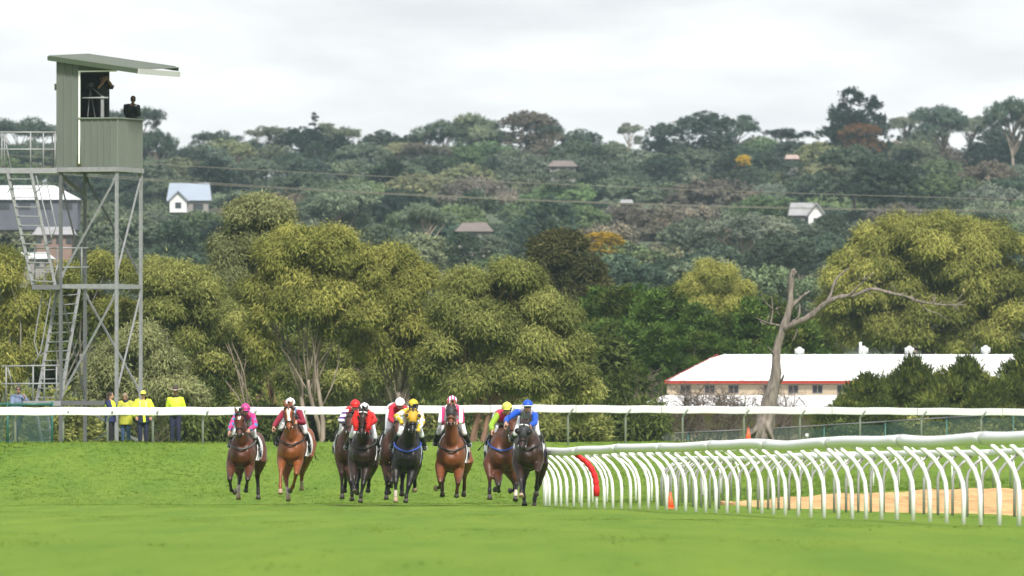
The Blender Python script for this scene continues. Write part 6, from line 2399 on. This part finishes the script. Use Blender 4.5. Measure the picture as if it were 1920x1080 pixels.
# 6 black horse, yellow hood
c6 = Crop(712, 735, 5.02, 254)
YHOOD = mat('yellow_hood', C(240, 190, 60, .6), .6, .06, 20)
h6 = horse(c6, 'black racehorse in yellow blinker hood with blue breast strap', BLK, (316, 158), (306, 388), 262, 750,
           dict(fl=((150, 730), (150, 850), (150, 950), (150, 1035), 'down'), fr=((310, 750), (270, 890), (250, 980), (245, 1035), 'down'), hl=((215, 700), (215, 790), (206, 900), (208, 970), 'fwd'), hr=((330, 700), (330, 790), (330, 865), (328, 930), 'back')),
           strap=TACK_B, hood=(YHOOD, YHOOD), socks=('fl',), pale_hooves=('fl', 'hr'), rump=-.03, cloth=mat('blue_edged_cloth', (.40, .46, .60), .7))
jockey(c6, h6, 'jockey in yellow cap and yellow and white silks on the black horse', (316, 112), ((220, 190), (388, 215)), ((155, 232), (402, 285)), ((205, 270), (362, 345)), ((205, 370), (385, 385)), ((112, 500), (425, 520)), YEL, YEL, yel_w, glove=YEL, capband=mat('cap_hoop', (.03, .03, .03), .6))

# 7 chestnut, black hood, pink stripes
c7 = Crop(800, 735, 5.14, 256)
h7 = horse(c7, 'chestnut racehorse in dark blinker hood, all four feet off the ground', ((.150, .046, .015), (.055, .018, .009)), (236, 118), (233, 328), 242, 765,
           dict(fl=((130, 720), (130, 860), (128, 918), (88, 932), 'fold'), fr=((310, 760), (302, 880), (292, 952), (288, 1005), 'lift'), hl=((150, 730), (152, 850), (150, 930), (152, 1000), 'fwd'), hr=((390, 680), (365, 800), (363, 905), (357, 1000), 'back')),
           rump=.06, mane=MANE_C, strap=TACK, hood=(mat('dark_hood', (.022, .02, .02), .55), None), noseband=mat('brown_noseband', (.11, .05, .03), .6), pale_hooves=('fl',), wide=1.06)
jockey(c7, h7, 'jockey in pink and white striped silks and cap on the hooded chestnut', (246, 82), ((155, 165), (325, 165)), ((132, 295), (340, 290)), ((185, 290), (285, 285)), ((125, 370), (352, 372)), ((82, 490), (412, 500)), pink_strc, pink_str, pink_str)

# 8 bay behind the leader
c8 = Crop(898, 740, 4.911, 247.6)
h8 = horse(c8, 'bay racehorse just behind the leader, yellow cap above it', BAY, (325, 218), (305, 405), 215, 705,
           dict(fl=((85, 640), (100, 760), (98, 872), (100, 965), 'down'), fr=((170, 720), (180, 830), (186, 892), (148, 872), 'fold'), hl=((270, 680), (325, 800), (330, 880), (285, 885), 'back'), hr=((300, 690), (345, 830), (340, 905), (335, 972), 'fwd')),
           rump=-.10, strap=TACK_B, socks=('hr',), neck_dx=.08)
jockey(c8, h8, 'jockey in lime, pink and lemon silks leaning behind the leader', (258, 112), ((170, 190), (275, 200)), ((112, 285), (275, 260)), ((125, 330), (255, 290)), ((150, 312), (262, 325)), ((85, 440), (240, 460)), LEMON, PINKR, LIME, whip=('l', (10, 492)), breech=mat('pale_breeches', (.62, .64, .70), .6), vest=PINKR)

# 9 leader, blue silks
c9 = Crop(898, 740, 4.911, 242.8)
h9 = horse(c9, 'dark bay racehorse leading next to the white rail, black hood', ((.034, .016, .011), (.014, .012, .012)), (418, 262), (392, 528), 455, 690,
           dict(fl=((355, 640), (385, 785), (390, 888), (390, 938), 'reach'), fr=((545, 620), (540, 700), (530, 845), (526, 925), 'fold'), hl=((410, 690), (410, 810), (412, 930), (420, 1018), 'fwd'), hr=((575, 650), (556, 810), (512, 955), (508, 1036), 'down')),
           rump=.03, strap=TACK, hood=(mat('grey_hood', (.030, .030, .034), .6), mat('black_cup', (.012, .012, .013), .5)), noseband=None, browband=CLOTH_W, pale_hooves=('fl',))
jockey(c9, h9, 'jockey in blue cap, blue sleeves and grey body on the leading horse', (449, 92), ((350, 160), (520, 190)), ((258, 225), (515, 262)), ((248, 255), (470, 285)), ((345, 350), (530, 345)), ((300, 400), (582, 425)), BLUE, GREYS, BLUE, whip=('l', (290, 150)), capband=WHITE_S, head_fd=(0, -1, .0))

# turf thrown up by the hooves
g = np.random.default_rng(8)
b_ = MB()
for cx, cy, n_, sp_ in ((935, 905, 60, 26), (838, 925, 16, 14), (735, 890, 30, 18), (660, 930, 10, 14)):
    for i in range(n_):
        p = P(cx + g.normal(0, 5), cy + g.normal(0, sp_), 250 + g.random() * 6)
        if p.z < .05:
            continue
        s_ = g.uniform(.006, .018)
        vs = [p + Vector(g.normal(0, s_, 3)) for _ in range(4)]
        b_.add(vs, [(0, 1, 2), (0, 2, 3), (0, 3, 1), (1, 3, 2)])
tag(b_.build('flying_turf', mat('loose_soil', (.16, .12, .05), .9)), 'crumbs of turf and soil kicked up behind the hooves', kind='stuff')

# ------------------------------------------------------------------ the air
hz = MB()
hz.box((0, 3300, 60), (6200, 6700, 130))
hz_o = hz.build('haze', [])
hm = bpy.data.materials.new('haze')
hm.use_nodes = True
hm.node_tree.nodes.clear()
pv = hm.node_tree.nodes.new('ShaderNodeVolumePrincipled')
pv.inputs['Color'].default_value = (.66, .82, 1.0, 1)
pv.inputs['Density'].default_value = 0.00006
pv.inputs['Anisotropy'].default_value = 0.0
ho = hm.node_tree.nodes.new('ShaderNodeOutputMaterial')
hm.node_tree.links.new(pv.outputs[0], ho.inputs['Volume'])
hz_o.data.materials.append(hm)
tag(hz_o, 'thin bluish air over the whole valley', kind='stuff')
